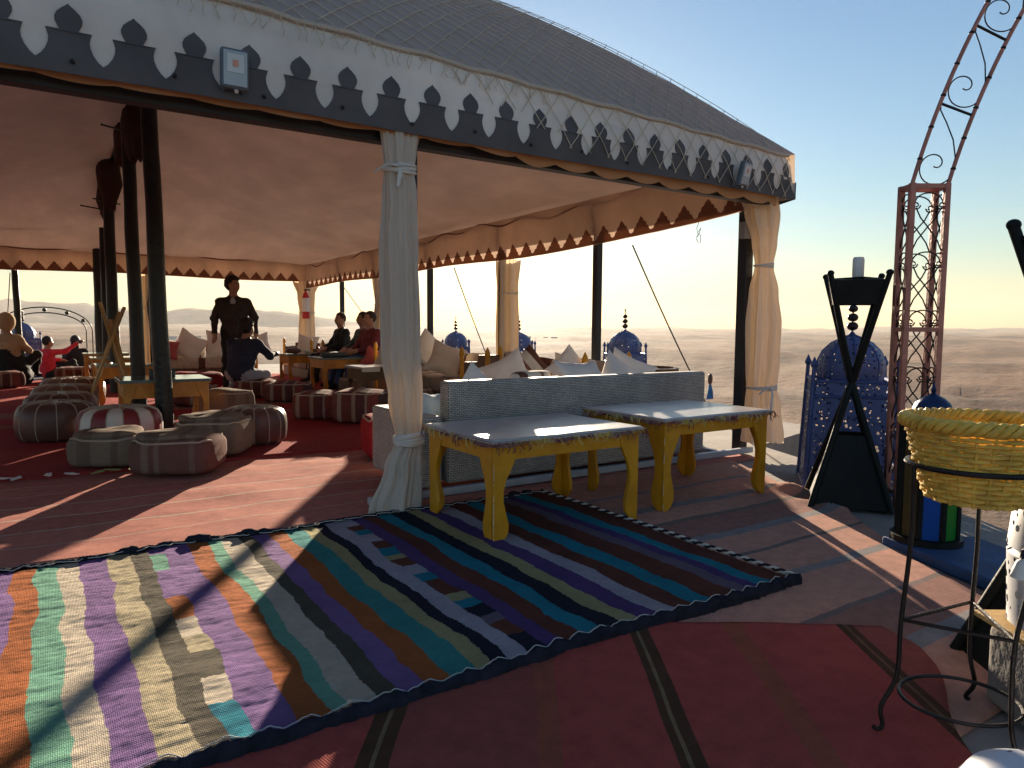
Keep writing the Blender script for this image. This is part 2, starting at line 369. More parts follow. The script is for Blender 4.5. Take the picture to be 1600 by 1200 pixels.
# ------------------------------------------------------------------ mesh helpers
class MB:
    def __init__(s):
        s.v, s.f, s.mi = [], [], []
        s.cur = 0
    def add(s, vs_, fs, M=None):
        o = len(s.v)
        if M is not None:
            vs_ = [tuple(M @ Vector(p)) for p in vs_]
        s.v.extend(tuple(p) for p in vs_)
        s.f.extend(tuple(i + o for i in q) for q in fs)
        s.mi.extend([s.cur] * len(fs))
        return s
    def box(s, c, d, M=None):
        x, y, z = (k / 2 for k in d)
        vs_ = [(c[0] + i * x, c[1] + j * y, c[2] + k * z) for i in (-1, 1) for j in (-1, 1) for k in (-1, 1)]
        return s.add(vs_, [(0, 1, 3, 2), (4, 6, 7, 5), (0, 4, 5, 1), (2, 3, 7, 6), (0, 2, 6, 4), (1, 5, 7, 3)], M)
    def tube(s, pts, r, n=8, closed=False, M=None, flat=1.0):
        pts = [Vector(p) for p in pts]
        L = len(pts)
        rs = r if isinstance(r, (list, tuple)) else [r] * L
        vs_, fs = [], []
        up = None
        for i, p in enumerate(pts):
            if closed:
                t = pts[(i + 1) % L] - pts[i - 1]
            else:
                t = pts[min(i + 1, L - 1)] - pts[max(i - 1, 0)]
            t.normalize()
            if up is None:
                up = Vector((0, 0, 1)) if abs(t.z) < 0.9 else Vector((1, 0, 0))
            a = (up - t * up.dot(t)).normalized()
            up = a
            b = t.cross(a)
            for k in range(n):
                th = 2 * math.pi * k / n
                vs_.append(p + a * (math.cos(th) * rs[i] * flat) + b * (math.sin(th) * rs[i]))
        for i in range(L if closed else L - 1):
            j = (i + 1) % L
            for k in range(n):
                l = (k + 1) % n
                fs.append((i * n + k, i * n + l, j * n + l, j * n + k))
        if not closed:
            fs.append(tuple(range(n - 1, -1, -1)))
            fs.append(tuple((L - 1) * n + k for k in range(n)))
        return s.add(vs_, fs, M)
    def lathe(s, prof, n=24, c=(0, 0, 0), M=None, mod=None):
        vs_, fs = [], []
        for (r, z) in prof:
            for k in range(n):
                th = 2 * math.pi * k / n
                q = r * (mod(th, z) if mod else 1)
                vs_.append((c[0] + q * math.cos(th), c[1] + q * math.sin(th), c[2] + z))
        for i in range(len(prof) - 1):
            for k in range(n):
                l = (k + 1) % n
                fs.append((i * n + k, i * n + l, (i + 1) * n + l, (i + 1) * n + k))
        fs.append(tuple(range(n - 1, -1, -1)))
        fs.append(tuple((len(prof) - 1) * n + k for k in range(n)))
        return s.add(vs_, fs, M)
    def prism(s, out, t, M=None):
        """outline in local xy, extruded from z=-t/2 to t/2"""
        n = len(out)
        vs_ = [(x, y, -t / 2) for x, y in out] + [(x, y, t / 2) for x, y in out]
        fs = [tuple(range(n - 1, -1, -1)), tuple(range(n, 2 * n))]
        fs += [(i, (i + 1) % n, n + (i + 1) % n, n + i) for i in range(n)]
        return s.add(vs_, fs, M)
    def grid(s, fn, nu, nv, closeu=False, M=None):
        vs_ = [fn(i / (nu if closeu else nu - 1), j / (nv - 1)) for j in range(nv) for i in range(nu)]
        fs = []
        for j in range(nv - 1):
            for i in range(nu if closeu else nu - 1):
                k = (i + 1) % nu
                fs.append((j * nu + i, j * nu + k, (j + 1) * nu + k, (j + 1) * nu + i))
        return s.add(vs_, fs, M)
    def sell(s, r, e1=0.5, e2=0.5, nu=32, nv=14, M=None, fn=None):
        """superellipsoid, optional per-vertex tweak"""
        def sp(x, e):
            return math.copysign(abs(x) ** e, x)
        vs_, fs = [], []
        for j in range(nv + 1):
            a = -math.pi / 2 + math.pi * j / nv
            for i in range(nu):
                b = 2 * math.pi * i / nu
                p = (r[0] * sp(math.cos(a), e1) * sp(math.cos(b), e2), r[1] * sp(math.cos(a), e1) * sp(math.sin(b), e2), r[2] * sp(math.sin(a), e1))
                vs_.append(fn(p) if fn else p)
        for j in range(nv):
            for i in range(nu):
                k = (i + 1) % nu
                fs.append((j * nu + i, j * nu + k, (j + 1) * nu + k, (j + 1) * nu + i))
        return s.add(vs_, fs, M)
    def build(s, name, mat, parent=None, smooth=True, bevel=0.0, label=None, kind=None, angle=40):
        me = bpy.data.meshes.new(name)
        me.from_pydata(s.v, [], s.f)
        mats = mat if isinstance(mat, (list, tuple)) else [mat]
        for m in mats:
            me.materials.append(MT[m] if isinstance(m, str) else m)
        if len(mats) > 1:
            me.polygons.foreach_set('material_index', s.mi)
        me.update()
        if smooth:
            me.shade_smooth()
            try:
                me.set_sharp_from_angle(angle=R(angle))
            except Exception:
                pass
        o = bpy.data.objects.new(name, me)
        COL.objects.link(o)
        if parent is not None:
            o.parent = parent
        if bevel:
            b = o.modifiers.new('bevel', 'BEVEL')
            b.width = bevel
            b.segments = 2
            b.limit_method = 'ANGLE'
            b.angle_limit = R(40)
        if label:
            o['label'] = label
        if kind:
            o['kind'] = kind
        return o

def tag(o, label, cat, group=None):
    o['label'] = label
    o['category'] = cat
    if group:
        o['group'] = group
    return o

def thing(name, label, cat, loc=(0, 0, 0), rz=0.0, group=None):
    o = bpy.data.objects.new(name, None)
    o.empty_display_size = 0.1
    COL.objects.link(o)
    o.location = loc
    o.rotation_euler = (0, 0, rz)
    return tag(o, label, cat, group)

def copy_tree(src, loc, rz, label, parent=None):
    c = src.copy()
    COL.objects.link(c)
    if parent is None:
        c.location = loc
        c.rotation_euler = (0, 0, rz)
        c['label'] = label
    else:
        c.parent = parent
    for ch in src.children:
        copy_tree(ch, None, None, None, c)
    return c

def TR(x, y, z, rz=0.0, rx=0.0, ry=0.0):
    return Matrix.Translation((x, y, z)) @ Matrix.Rotation(rz, 4, 'Z') @ Matrix.Rotation(rx, 4, 'X') @ Matrix.Rotation(ry, 4, 'Y')

def nz3(x, y, z=0.0):
    return noise.noise(Vector((x, y, z)))

def struct(o):
    o['kind'] = 'structure'
    return o


# ------------------------------------------------------------------ terrain
TERR = [(7.8, 22.5), (7.8, 5.0), (6.0, 4.5), (5.35, 3.0), (4.75, 1.9), (4.1, 0.9), (3.7, -1.0), (3.2, -4.0), (-7.0, -4.0), (-7.0, 22.5)]

def terr_dist(x, y):
    """distance outside the terrace outline (0 inside)"""
    inside = False
    best = 1e9
    n = len(TERR)
    for i in range(n):
        x1, y1 = TERR[i]
        x2, y2 = TERR[(i + 1) % n]
        if (y1 > y) != (y2 > y) and x < (x2 - x1) * (y - y1) / (y2 - y1) + x1:
            inside = not inside
        dx, dy = x2 - x1, y2 - y1
        t = max(0, min(1, ((x - x1) * dx + (y - y1) * dy) / (dx * dx + dy * dy)))
        best = min(best, math.hypot(x - x1 - t * dx, y - y1 - t * dy))
    return 0 if inside else best

def terrain_z(x, y):
    d = terr_dist(x, y)
    r = math.hypot(x, y)
    z = -0.75 - 27 * (1 - math.exp(-d / 62))
    k = min(1, d / 90)
    z += k * (3.2 * noise.fractal(Vector((x / 46, y / 46, 1.3)), 0.9, 2.0, 4))
    z += 9 * min(1, d / 350) * noise.fractal(Vector((x / 240, y / 240, 5.1)), 1.0, 2.0, 4)
    z -= 9 * min(1, d / 260) * max(0, 1 - abs(d - 420) / 330)
    far = max(0, min(1, (r - 900) / 5200))
    z += far * (16 + 34 * noise.fractal(Vector((x / 1300, y / 1300, 9.7)), 1.0, 2.0, 4))
    edge = max(0, min(1, (r - 6800) / 2600))
    z += edge * (18 + 60 * abs(noise.fractal(Vector((x / 2100, y / 2100, 3.3)), 1.0, 2.0, 3)))
    return z

rad = [0.0] + [2.0 * (9900 / 2.0) ** (i / 118) for i in range(119)]
angs = []
a = 0.0
while a < 360:
    angs.append(a)
    a += 0.55 if (a < 95 or a > 335) else 3.0
vs_, fs = [], []
na = len(angs)
for r in rad:
    for a in angs:
        x, y = r * math.sin(R(a)) + 1.0, r * math.cos(R(a)) + 5.0
        vs_.append((x, y, terrain_z(x, y)))
for i in range(len(rad) - 1):
    for k in range(na):
        l = (k + 1) % na
        fs.append((i * na + k, (i + 1) * na + k, (i + 1) * na + l, i * na + l))

def desert_mat():
    m, nt, bs = new_mat('desert_earth')
    v = coords(nt, 'Object')
    f1 = noise_tex(nt, v, 0.004, 8, 0.62)
    c1 = ramp(nt, f1, [(0.36, (0.12, 0.08, 0.062)), (0.47, (0.22, 0.142, 0.10)), (0.54, (0.31, 0.19, 0.125)), (0.66, (0.36, 0.24, 0.165))])
    f2 = noise_tex(nt, coords(nt, 'Object', (1, 1, 1)), 0.03, 7, 0.68)
    c2 = mixc(nt, 1.0, c1, ramp(nt, f2, [(0.3, (0.72, 0.72, 0.75)), (0.7, (1.15, 1.12, 1.08))]), 'MULTIPLY')
    f3 = noise_tex(nt, v, 0.9, 5, 0.7)
    c3 = mixc(nt, 1.0, c2, ramp(nt, f3, [(0.3, (0.8, 0.8, 0.8)), (0.7, (1.1, 1.1, 1.1))]), 'MULTIPLY')
    vo = N(nt, 'ShaderNodeTexVoronoi')
    setin(vo, Scale=0.16)
    nt.links.new(v, vo.inputs['Vector'])
    scr = mth(nt, 'LESS_THAN', vo.outputs['Distance'], mth(nt, 'MULTIPLY', noise_tex(nt, v, 0.012, 4), 0.42))
    c3 = mixc(nt, mth(nt, 'MULTIPLY', scr, 0.45), c3, (0.12, 0.10, 0.065))
    tr_ = noise_tex(nt, coords(nt, 'Object', (0.0022, 0.011, 0.01)), 1.0, 6, 0.6)
    c3 = mixc(nt, 1.0, c3, ramp(nt, tr_, [(0.40, (1.0,) * 3), (0.485, (1.0,) * 3), (0.5, (0.66, 0.66, 0.68)), (0.515, (1.0,) * 3), (0.62, (1.0,) * 3)]), 'MULTIPLY')
    nt.links.new(c3, bs.inputs['Base Color'])
    setin(bs, Roughness=0.95)
    bs.inputs['Specular IOR Level'].default_value = 0.1
    bump(nt, bs, noise_tex(nt, v, 0.08, 8, 0.7), 0.7, 3.0)
    return m
MT['desert'] = desert_mat()
b = MB()
b.add(vs_, fs)
struct(b.build('desert_ground', 'desert', angle=180))

# far mountains, hazy, to the left
mv, mf = [], []
nA, nR = 150, 10
for j in range(nR):
    for i in range(nA):
        az = -50 + 84 * i / (nA - 1)
        rr = 8600 + 2300 * j / (nR - 1)
        x, y = rr * math.sin(R(az)), rr * math.cos(R(az))
        prof = math.sin(math.pi * j / (nR - 1)) ** 1.2
        env = max(0, min(1, (31 - az) / 26))
        env = env * env * (3 - 2 * env)
        h = (250 + 170 * noise.fractal(Vector((az / 7.5, j / 5, 2.2)), 1.0, 2.0, 4) + 50 * noise.fractal(Vector((az / 1.6, j / 2, 7.2)), 1.0, 2.0, 4))
        mv.append((x, y, -30 + prof * env * max(40, min(400, h))))
for j in range(nR - 1):
    for i in range(nA - 1):
        mf.append((j * nA + i, j * nA + i + 1, (j + 1) * nA + i + 1, (j + 1) * nA + i))
b = MB()
b.add(mv, mf)
struct(b.build('mountains', 'desert', angle=180))

# ------------------------------------------------------------------ haze
def haze_mat():
    m = bpy.data.materials.new('haze_air')
    m.use_nodes = True
    nt = m.node_tree
    for n in list(nt.nodes):
        if n.type != 'OUTPUT_MATERIAL':
            nt.nodes.remove(n)
    pv = N(nt, 'ShaderNodeVolumePrincipled')
    pv.inputs['Color'].default_value = rgba((0.93, 0.89, 0.84))
    pv.inputs['Density'].default_value = 0.00005
    pv.inputs['Anisotropy'].default_value = 0.1
    nt.links.new(pv.outputs[0], nt.nodes['Material Output'].inputs['Volume'])
    return m
MT['haze'] = haze_mat()
b = MB()
b.box((0, 0, 165), (24400, 24400, 510))
hz = b.build('haze', 'haze', smooth=False, kind='stuff')

# ------------------------------------------------------------------ terrace floor
b = MB()
b.prism(TERR[::-1], 0.9, Matrix.Translation((0, 0, -0.465)))
struct(b.build('terrace_floor', 'stone_floor', smooth=False))
# low ledge painted blue along the right hand edge, with a step for the far arch pillar
b = MB()
b.prism([(3.72, 2.0), (4.15, 1.72), (3.65, 0.75), (3.30, 0.85), (3.46, 1.36)], 0.06, Matrix.Translation((0, 0, 0.02)))
struct(b.build('painted_ledge', 'blue_ledge', smooth=False, bevel=0.012))
b = MB()
b.box((6.9, 0.72, -1.25), (1.1, 1.1, 2.5))
struct(b.build('stone_plinth', 'concrete', smooth=False, bevel=0.02))

# ------------------------------------------------------------------ rugs
def rug_mesh(fn, nu, nv, z0, amp, sc, drop=0.02, seed=0.0, zextra=None):
    """fn(u,v)->(x,y); wavy top sheet and a skirt that closes the edge"""
    b = MB()
    def top(u, v):
        x, y = fn(u, v)
        e = min(u, 1 - u, v, 1 - v)
        w = noise.fractal(Vector((x * sc, y * sc, seed)), 1.0, 2.0, 3)
        z = z0 + amp * w + (zextra(x, y) if zextra else 0)
        return (x, y, z)
    b.grid(top, nu, nv)
    n = len(b.v)
    ring = [i for i in range(nu)] + [j * nu + nu - 1 for j in range(1, nv)] + [(nv - 1) * nu + i for i in range(nu - 2, -1, -1)] + [j * nu for j in range(nv - 2, 0, -1)]
    low = [(b.v[i][0], b.v[i][1], z0 - drop) for i in ring]
    b.v.extend(low)
    L = len(ring)
    for k in range(L):
        l = (k + 1) % L
        b.f.append((ring[l], ring[k], n + k, n + l))
        b.mi.append(0)
    return b

# salmon carpet with thin pale lines under the front of the tent
def lines_mat(name, base, base2, line, ys, half, extra=None, axis=1, lo=0.0, hi=1.0):
    stops = [(lo, base)]
    k = 0
    for y in ys:
        k += 1
        stops += [(y - half, line), (y + half, base if k % 2 else base2)]
    return striped(name, stops, axis, lo, hi, 0.03, 1.6, 0.97, (420, 420), 0.55, 'CONSTANT', 0.28)
MT['salmon'] = lines_mat('salmon_woven_carpet', (0.50, 0.19, 0.145), (0.46, 0.165, 0.13), (0.50, 0.42, 0.33), [4.32, 4.62, 4.95, 5.27, 5.6, 5.92], 0.008, lo=3.9, hi=6.4)
b = rug_mesh(lambda u, v: (-4.2 + 9.5 * u, 4.0 + 0.02 * math.sin(9 * u) + (2.32) * v), 180, 60, 0.010, 0.010, 2.2, 0.018, 1.0,
             lambda x, y: 0.012 * math.exp(-((y - 4.12 - 0.05 * nz3(x * 1.7, 3.1)) / 0.03) ** 2) * max(0, nz3(x * 1.2, 8.4) + 0.4))
tag(b.build('carpet', 'salmon', angle=180), 'faded salmon carpet with thin pale lines behind the striped rag rug', 'carpet')
MT['redcarpet'] = striped('deep_red_carpet', [(0.0, (0.34, 0.045, 0.04)), (7.6, (0.36, 0.05, 0.04)), (7.63, (0.33, 0.03, 0.035)), (9.3, (0.30, 0.10, 0.07)), (9.6, (0.34, 0.03, 0.035)), (10.3, (0.30, 0.12, 0.09)), (10.9, (0.34, 0.03, 0.035)), (12.0, (0.38, 0.05, 0.04))], 1, 0.0, 18.0, 0.1, 1.0, 0.97, (420, 420), 0.5)
b = rug_mesh(lambda u, v: (-4.2 + 9.5 * u, 6.22 + 0.03 * math.sin(23 * u) + 11.0 * v), 90, 110, 0.026, 0.008, 1.2, 0.03, 2.0)
tag(b.build('carpet', 'redcarpet', angle=180), 'deep red carpet covering the inner tent floor under the poufs', 'carpet')

# dusty pink carpet with blue grey bands on the right
def xr(y):
    pts = [(0.9, 2.95), (1.35, 3.40), (1.8, 3.63), (2.6, 4.30), (3.1, 4.50), (4.12, 5.05)]
    for (a0, b0), (a1, b1) in zip(pts, pts[1:]):
        if y <= a1:
            return b0 + (b1 - b0) * (y - a0) / (a1 - a0)
    return pts[-1][1]
PK, PB = (0.52, 0.265, 0.195), (0.26, 0.23, 0.225)
MT['pinkrug'] = striped('dusty_pink_carpet', [(0.0, PK), (1.22, PB), (1.30, (0.30, 0.15, 0.12)), (1.56, (0.21, 0.15, 0.14)), (1.60, PK), (1.92, PB), (1.99, PK), (2.26, (0.2, 0.145, 0.135)), (2.29, PK), (2.52, PB), (2.60, (0.31, 0.15, 0.12)), (2.86, (0.19, 0.15, 0.12)), (2.92, PK), (3.12, PB), (3.2, PK), (3.5, PB), (3.56, PK)], 1, 0.0, 4.2, 0.03, 1.4, 0.97, (420, 420), 0.5)
def fold(x, y):
    return 0.06 * math.exp(-(((x - 4.40) / 0.07) ** 2 + ((y - 3.02) / 0.16) ** 2)) + 0.03 * math.exp(-(((x - 4.2) / 0.05) ** 2 + ((y - 2.62) / 0.2) ** 2))
def pf(u, v):
    y = 0.9 + 3.2 * v
    return (1.0 + (xr(y) + 0.02 * nz3(y * 3, 1.7) - 1.0) * u, y)
b = rug_mesh(pf, 120, 100, 0.008, 0.007, 2.0, 0.02, 3.0, fold)
tag(b.build('carpet', 'pinkrug', angle=180), 'dusty pink carpet with grey bands running under the yellow tables', 'carpet')

# dark red kilim in the foreground, turned to face the camera
KE1, KE2 = (0.56, 0.83), (0.83, -0.56)
DR, BR = (0.36, 0.068, 0.055), (0.085, 0.04, 0.022)
MT['kilim'] = striped('dark_red_kilim', [(-1.7, DR), (-0.42, BR), (-0.385, (0.2, 0.13, 0.07)), (-0.37, BR), (-0.33, (0.275, 0.07, 0.055)), (0.06, (0.29, 0.08, 0.045)), (0.12, DR), (0.42, BR), (0.445, (0.2, 0.13, 0.07)), (0.457, BR), (0.49, DR), (0.78, (0.29, 0.08, 0.045)), (0.86, DR), (1.22, BR), (1.245, (0.16, 0.08, 0.045)), (1.255, BR), (1.28, (0.275, 0.07, 0.055))], 0, -1.7, 1.5, 0.02, 2.2, 0.97, (600, 600), 0.28)
def kf(u, v):
    a0 = 0.2 + 2.42 * v
    bmax = 1.45 - 0.33 * max(0, (2.45 - a0)) * (1 if a0 > 1.7 else 1) + 0.02 * math.sin(a0 * 9) - 0.25 * max(0, a0 - 2.5) ** 1
    bb = -1.7 + (bmax + 1.7) * u
    return (bb, a0 + 0.03 * math.sin(bb * 2.1))
b = rug_mesh(kf, 110, 100, 0.022, 0.006, 2.0, 0.03, 4.0)
ko = tag(b.build('kilim', 'kilim', angle=180), 'dark red kilim with brown double lines in the foreground', 'rug')
ko.matrix_world = Matrix(((KE2[0], KE1[0], 0, 0), (KE2[1], KE1[1], 0, 0), (0, 0, 1, 0), (0, 0, 0, 1)))

# multicoloured rag rug
def rag_mat():
    m, nt, bs = new_mat('striped_rag_rug')
    v = coords(nt, 'Object')
    s = N(nt, 'ShaderNodeSeparateXYZ')
    nt.links.new(v, s.inputs[0])
    X, Y = s.outputs[0], s.outputs[1]
    w1 = mth(nt, 'MULTIPLY', mth(nt, 'SUBTRACT', noise_tex(nt, v, 2.6, 3), 0.5), 0.10)
    w2 = mth(nt, 'MULTIPLY', mth(nt, 'SUBTRACT', noise_tex(nt, coords(nt, 'Object', (20, 150, 20)), 1.0, 2), 0.5), 0.016)
    x = mth(nt, 'ADD', mth(nt, 'ADD', X, w1), w2)
    OR, PU, CR, KH, BK = (0.46, 0.14, 0.045), (0.26, 0.15, 0.36), (0.66, 0.57, 0.45), (0.52, 0.44, 0.29), (0.12, 0.105, 0.08)
    GR, GR_SHADE, LA, OR_SHADE = (0.20, 0.45, 0.33), (0.025, 0.25, 0.34), (0.46, 0.43, 0.50), (0.165, 0.058, 0.042)
    NV, YE, LI, PD = (0.025, 0.026, 0.045), (0.44, 0.39, 0.20), (0.19, 0.145, 0.20), (0.115, 0.065, 0.21)
    L = [(-0.75, GR), (-0.5, CR), (-0.28, PU), (-0.17, OR), (-0.08, GR), (0.01, CR), (0.09, PU), (0.20, KH), (0.29, BK), (0.40, PU), (0.545, OR), (0.64, GR), (0.70, CR), (0.80, BK), (0.87, PU), (0.95, OR)]
    Rr = [(0.95, (0.06, 0.30, 0.29)), (1.13, YE), (1.195, NV), (1.26, LA), (1.38, PD), (1.50, OR_SHADE), (1.59, GR_SHADE), (1.67, NV), (1.77, YE), (1.86, PD), (1.96, LA), (2.06, OR_SHADE), (2.17, GR_SHADE), (2.27, OR_SHADE), (2.41, LI), (2.49, PD), (2.555, GR_SHADE), (2.64, OR_SHADE)]  # right half: orange and green repeated as brown and teal, shade painted in
    def rp(stops, lo, hi):
        t = mth(nt, 'DIVIDE', mth(nt, 'SUBTRACT', x, lo), hi - lo)
        return ramp(nt, t, [((p - lo) / (hi - lo), c) for p, c in stops], 'CONSTANT')
    cl, cr_ = rp(L, -0.75, 1.2), rp(Rr, 0.95, 2.85)
    c = mixc(nt, mth(nt, 'GREATER_THAN', x, 1.0402), cl, cr_)
    yy = mth(nt, 'ADD', Y, mth(nt, 'MULTIPLY', mth(nt, 'SUBTRACT', noise_tex(nt, v, 30, 2), 0.5), 0.03))
    def block(c, lo, hi, stops):
        msk = mth(nt, 'MULTIPLY', mth(nt, 'GREATER_THAN', x, lo), mth(nt, 'LESS_THAN', x, hi))
        t = mth(nt, 'DIVIDE', mth(nt, 'SUBTRACT', yy, 1.8), 2.2)
        return mixc(nt, msk, c, ramp(nt, t, [((p - 1.8) / 2.2, q) for p, q in stops], 'CONSTANT'))
    c = block(c, 0.369, 0.4415, [(1.8, GR_SHADE), (2.12, CR), (2.30, BK), (2.52, KH), (2.66, CR), (2.84, OR), (3.10, PU), (3.48, GR), (3.72, PU)])
    c = block(c, 1.345, 1.430, [(1.8, NV), (2.05, OR_SHADE), (2.17, LI), (2.25, NV), (2.36, GR_SHADE), (2.45, YE), (2.53, OR_SHADE), (2.72, GR_SHADE), (2.82, LA), (2.94, OR_SHADE), (3.06, YE), (3.12, GR_SHADE), (3.24, OR_SHADE), (3.36, LA), (3.50, GR_SHADE), (3.58, OR_SHADE), (3.68, LA)])
    n2 = noise_tex(nt, coords(nt, 'Object', (36, 190, 60)), 1.0, 5, 0.75)
    n3 = noise_tex(nt, v, 6, 5, 0.65)
    c = mixc(nt, 1.0, c, ramp(nt, n2, [(0.28, (0.55,) * 3), (0.40, (0.88,) * 3), (0.55, (1.0,) * 3), (0.75, (1.14,) * 3)]), 'MULTIPLY')
    c = mixc(nt, 1.0, c, ramp(nt, n3, [(0.3, (0.8,) * 3), (0.65, (1.05,) * 3)]), 'MULTIPLY')
    nt.links.new(c, bs.inputs['Base Color'])
    setin(bs, Roughness=0.98)
    bs.inputs['Specular IOR Level'].default_value = 0.08
    a1 = mth(nt, 'SINE', mth(nt, 'MULTIPLY', X, 1250.0))
    a2 = mth(nt, 'SINE', mth(nt, 'MULTIPLY', mth(nt, 'ADD', Y, mth(nt, 'MULTIPLY', n2, 0.012)), 800.0))
    h = mth(nt, 'ADD', mth(nt, 'MULTIPLY', mth(nt, 'ADD', mth(nt, 'MULTIPLY', a1, 0.5), a2), 0.35), mth(nt, 'MULTIPLY', n2, 2.2))
    bump(nt, bs, h, 1.0, 0.005)
    return m
MT['rag'] = rag_mat()
MT['rag_border'] = simple('dark_rag_border', (0.022, 0.022, 0.032), 0.98, 0.4, 20, bmp=0.8, bscale=60, spec=0.08)
MT['thread'] = simple('pale_thread', (0.55, 0.52, 0.48), 0.95, 0.1)
def yb(x):
    return 3.84 + 0.03 * nz3(x * 1.3, 4.4) - 0.02 * max(0, x - 2.0)
def yf(x):
    return 1.90 + 0.025 * nz3(x * 1.5, 9.4)
def ragfn(u, v):
    x = -0.75 + 3.52 * u
    y0, y1 = yf(x), yb(x)
    return (x + 0.02 * nz3(v * 2.3, 2.2) - 0.05 * (1 - v) * 0, y0 + (y1 - y0) * v)
RT = thing('rag_rug', 'multicoloured striped rag rug with a dark scalloped border', 'rug')
def ragz(x, y):
    """ripples across the stripes and small puckers"""
    k = 0.0036 * noise.fractal(Vector((x * 3.5 + nz3(x, y) * 2, y * 13, 1.0)), 0.8, 2.0, 4)
    return k + 0.0016 * noise.fractal(Vector((x * 22, y * 34, 4.0)), 0.8, 2.0, 2)
b = rug_mesh(ragfn, 360, 230, 0.042, 0.009, 1.6, 0.03, 5.0, ragz)
b.build('woven_field', 'rag', RT, angle=180)
for side in (0, 1):
    b = MB()
    n = 420
    top, = ([],)
    for i in range(n + 1):
        x = -0.76 + 3.56 * i / n
        base = yb(x) if side else yf(x)
        sg = 1 if side else -1
        q_ = ((x + 0.03 * nz3(x * 4, 1.0)) / (0.125 if x < 1.3 else 0.10)) % 1.0
        sc = (q_ / 0.8) ** 1.3 if q_ < 0.8 else (1 - q_) / 0.2
        inn = base - sg * (0.035 * sc ** 0.7 - 0.012)
        out = base + sg * (0.032 + 0.014 * nz3(x * 9, 2.0) + 0.008 * nz3(x * 38, 7.0))
        zt = 0.042 + 0.009 * noise.fractal(Vector((x * 1.6, base * 1.6, 5.0)), 1.0, 2.0, 3) + 0.007
        top.append((x, inn, out, zt + 0.010 * abs(nz3(x * 12, 5.0 + side)) + 0.005 * nz3(x * 45, 2.0 + side)))
    V = []
    for (x, i0, o0, z) in top:
        V += [(x, i0, z - 0.004), (x, (i0 + o0) / 2, z + 0.006), (x, o0, z - 0.012), (x, o0, 0.002)]
    F = []
    for i in range(n):
        for k in range(3):
            q = (i * 4 + k, i * 4 + k + 1, (i + 1) * 4 + k + 1, (i + 1) * 4 + k)
            F.append(q if side == 0 else q[::-1])
    b.add(V, F)
    b.build('scalloped_border', 'rag_border', RT, angle=180)
    b = MB()
    b.tube([(x, i0, z + 0.001) for (x, i0, o0, z) in top[::1]], 0.0019, 5)
    b.build('edge_stitching', 'thread', RT)
# twisted cord on the right hand end
b = MB(); b2 = MB()
for ph, bb_ in ((0, b), (math.pi, b2)):
    pts = []
    for i in range(220):
        t = i / 219
        x, y = ragfn(1.0, t)
        th = t * 150 + ph
        pts.append((x + 0.012 + 0.007 * math.cos(th), y, 0.048 + 0.007 * math.sin(th) + 0.006 * nz3(y * 3, 1)))
    bb_.tube(pts, 0.0062, 5)
b.build('twisted_cord', 'thread', RT); b2.build('twisted_cord', 'rag_border', RT)
# torn dark tufts along the far edge
for (x, s_) in ((0.12, 0.5), (0.30, 1.0), (0.46, 0.8), (0.62, 1.3), (0.70, 0.6), (0.86, 1.0), (0.94, 0.7), (2.55, 0.9), (2.66, 0.7)):
    b = MB()
    def tf(p, x=x):
        k = 1 + 0.5 * nz3(p[0] * 40 + x * 9, p[1] * 40, p[2] * 60)
        return (p[0] * k, p[1] * k, p[2] * k)
    b.sell((0.055 * s_, 0.022 * s_, 0.022 * s_), 1, 1, 14, 8, TR(x, yb(x) + 0.012, 0.05, random.uniform(-0.3, 0.3)), tf)
    b.build('torn_tuft', 'rag_border', RT, angle=180)

def star_mat():
    m, nt, bs = new_mat('white_metal_with_dark_stars')
    v = coords(nt, 'Object')
    vo = N(nt, 'ShaderNodeTexVoronoi')
    setin(vo, Scale=16)
    nt.links.new(v, vo.inputs['Vector'])
    nt.links.new(ramp(nt, vo.outputs['Distance'], [(0.0, (0.01, 0.015, 0.05)), (0.30, (0.62, 0.64, 0.72))], 'CONSTANT'), bs.inputs['Base Color'])
    setin(bs, Roughness=0.5)
    return m
MT['white_star'] = star_mat()

# ------------------------------------------------------------------ tent pavilion
TX0, TX1, TY0, TY1, RID = -3.56, 5.46, 4.02, 17.4, 0.96
TENT = thing('tent_pavilion', 'large open pavilion tent with taupe roof and white valance', 'tent')

def smin(a, b_, k):
    h = max(k - abs(a - b_), 0) / k
    return min(a, b_) - h * h * k * 0.25

FX0, FX1, FY0, FY1 = -3.72, 5.60, 3.93, 17.56
def fas_top(x, y):
    """height of the top hem of the valance"""
    return 2.80 - 0.030 * (x - 1.0) if y < 4.2 else 2.70

def canopy(u, v):
    # concentric rings from eave to ridge
    m_max = 4.64
    m = m_max * v
    x0, x1, y0, y1 = FX0 + m, FX1 - m, FY0 + m, FY1 - m
    per = [(x0, y0), (x1, y0), (x1, y1), (x0, y1)]
    seg = [abs(x1 - x0), abs(y1 - y0)] * 2
    W, H = FX1 - FX0, FY1 - FY0
    fr = [W, H, W, H]
    t = u * 2 * (W + H)
    k = 0
    while k < 3 and t > fr[k]:
        t -= fr[k]
        k += 1
    q = min(1, t / fr[k])
    a, c = per[k], per[(k + 1) % 4]
    x, y = a[0] + (c[0] - a[0]) * q, a[1] + (c[1] - a[1]) * q
    # round the hip corners
    e = min(q, 1 - q) * fr[k]
    z = fas_top(x, FY0 if k == 0 else 9) * (1 - min(1, v * 3)) + 2.72 * min(1, v * 3)
    z += 3.35 * (1 - math.exp(-m / 3.2))
    z -= 0.05 * math.exp(-(e / 0.25) ** 2) * min(1, v * 12)
    z += 0.012 * nz3(x * 0.9, y * 0.9, 2.0)
    return (x, y, z)
nu_ = 300
b = MB()
b.grid(canopy, nu_, 26, True)
b.build('roof_canopy', 'canopy', TENT, angle=60)

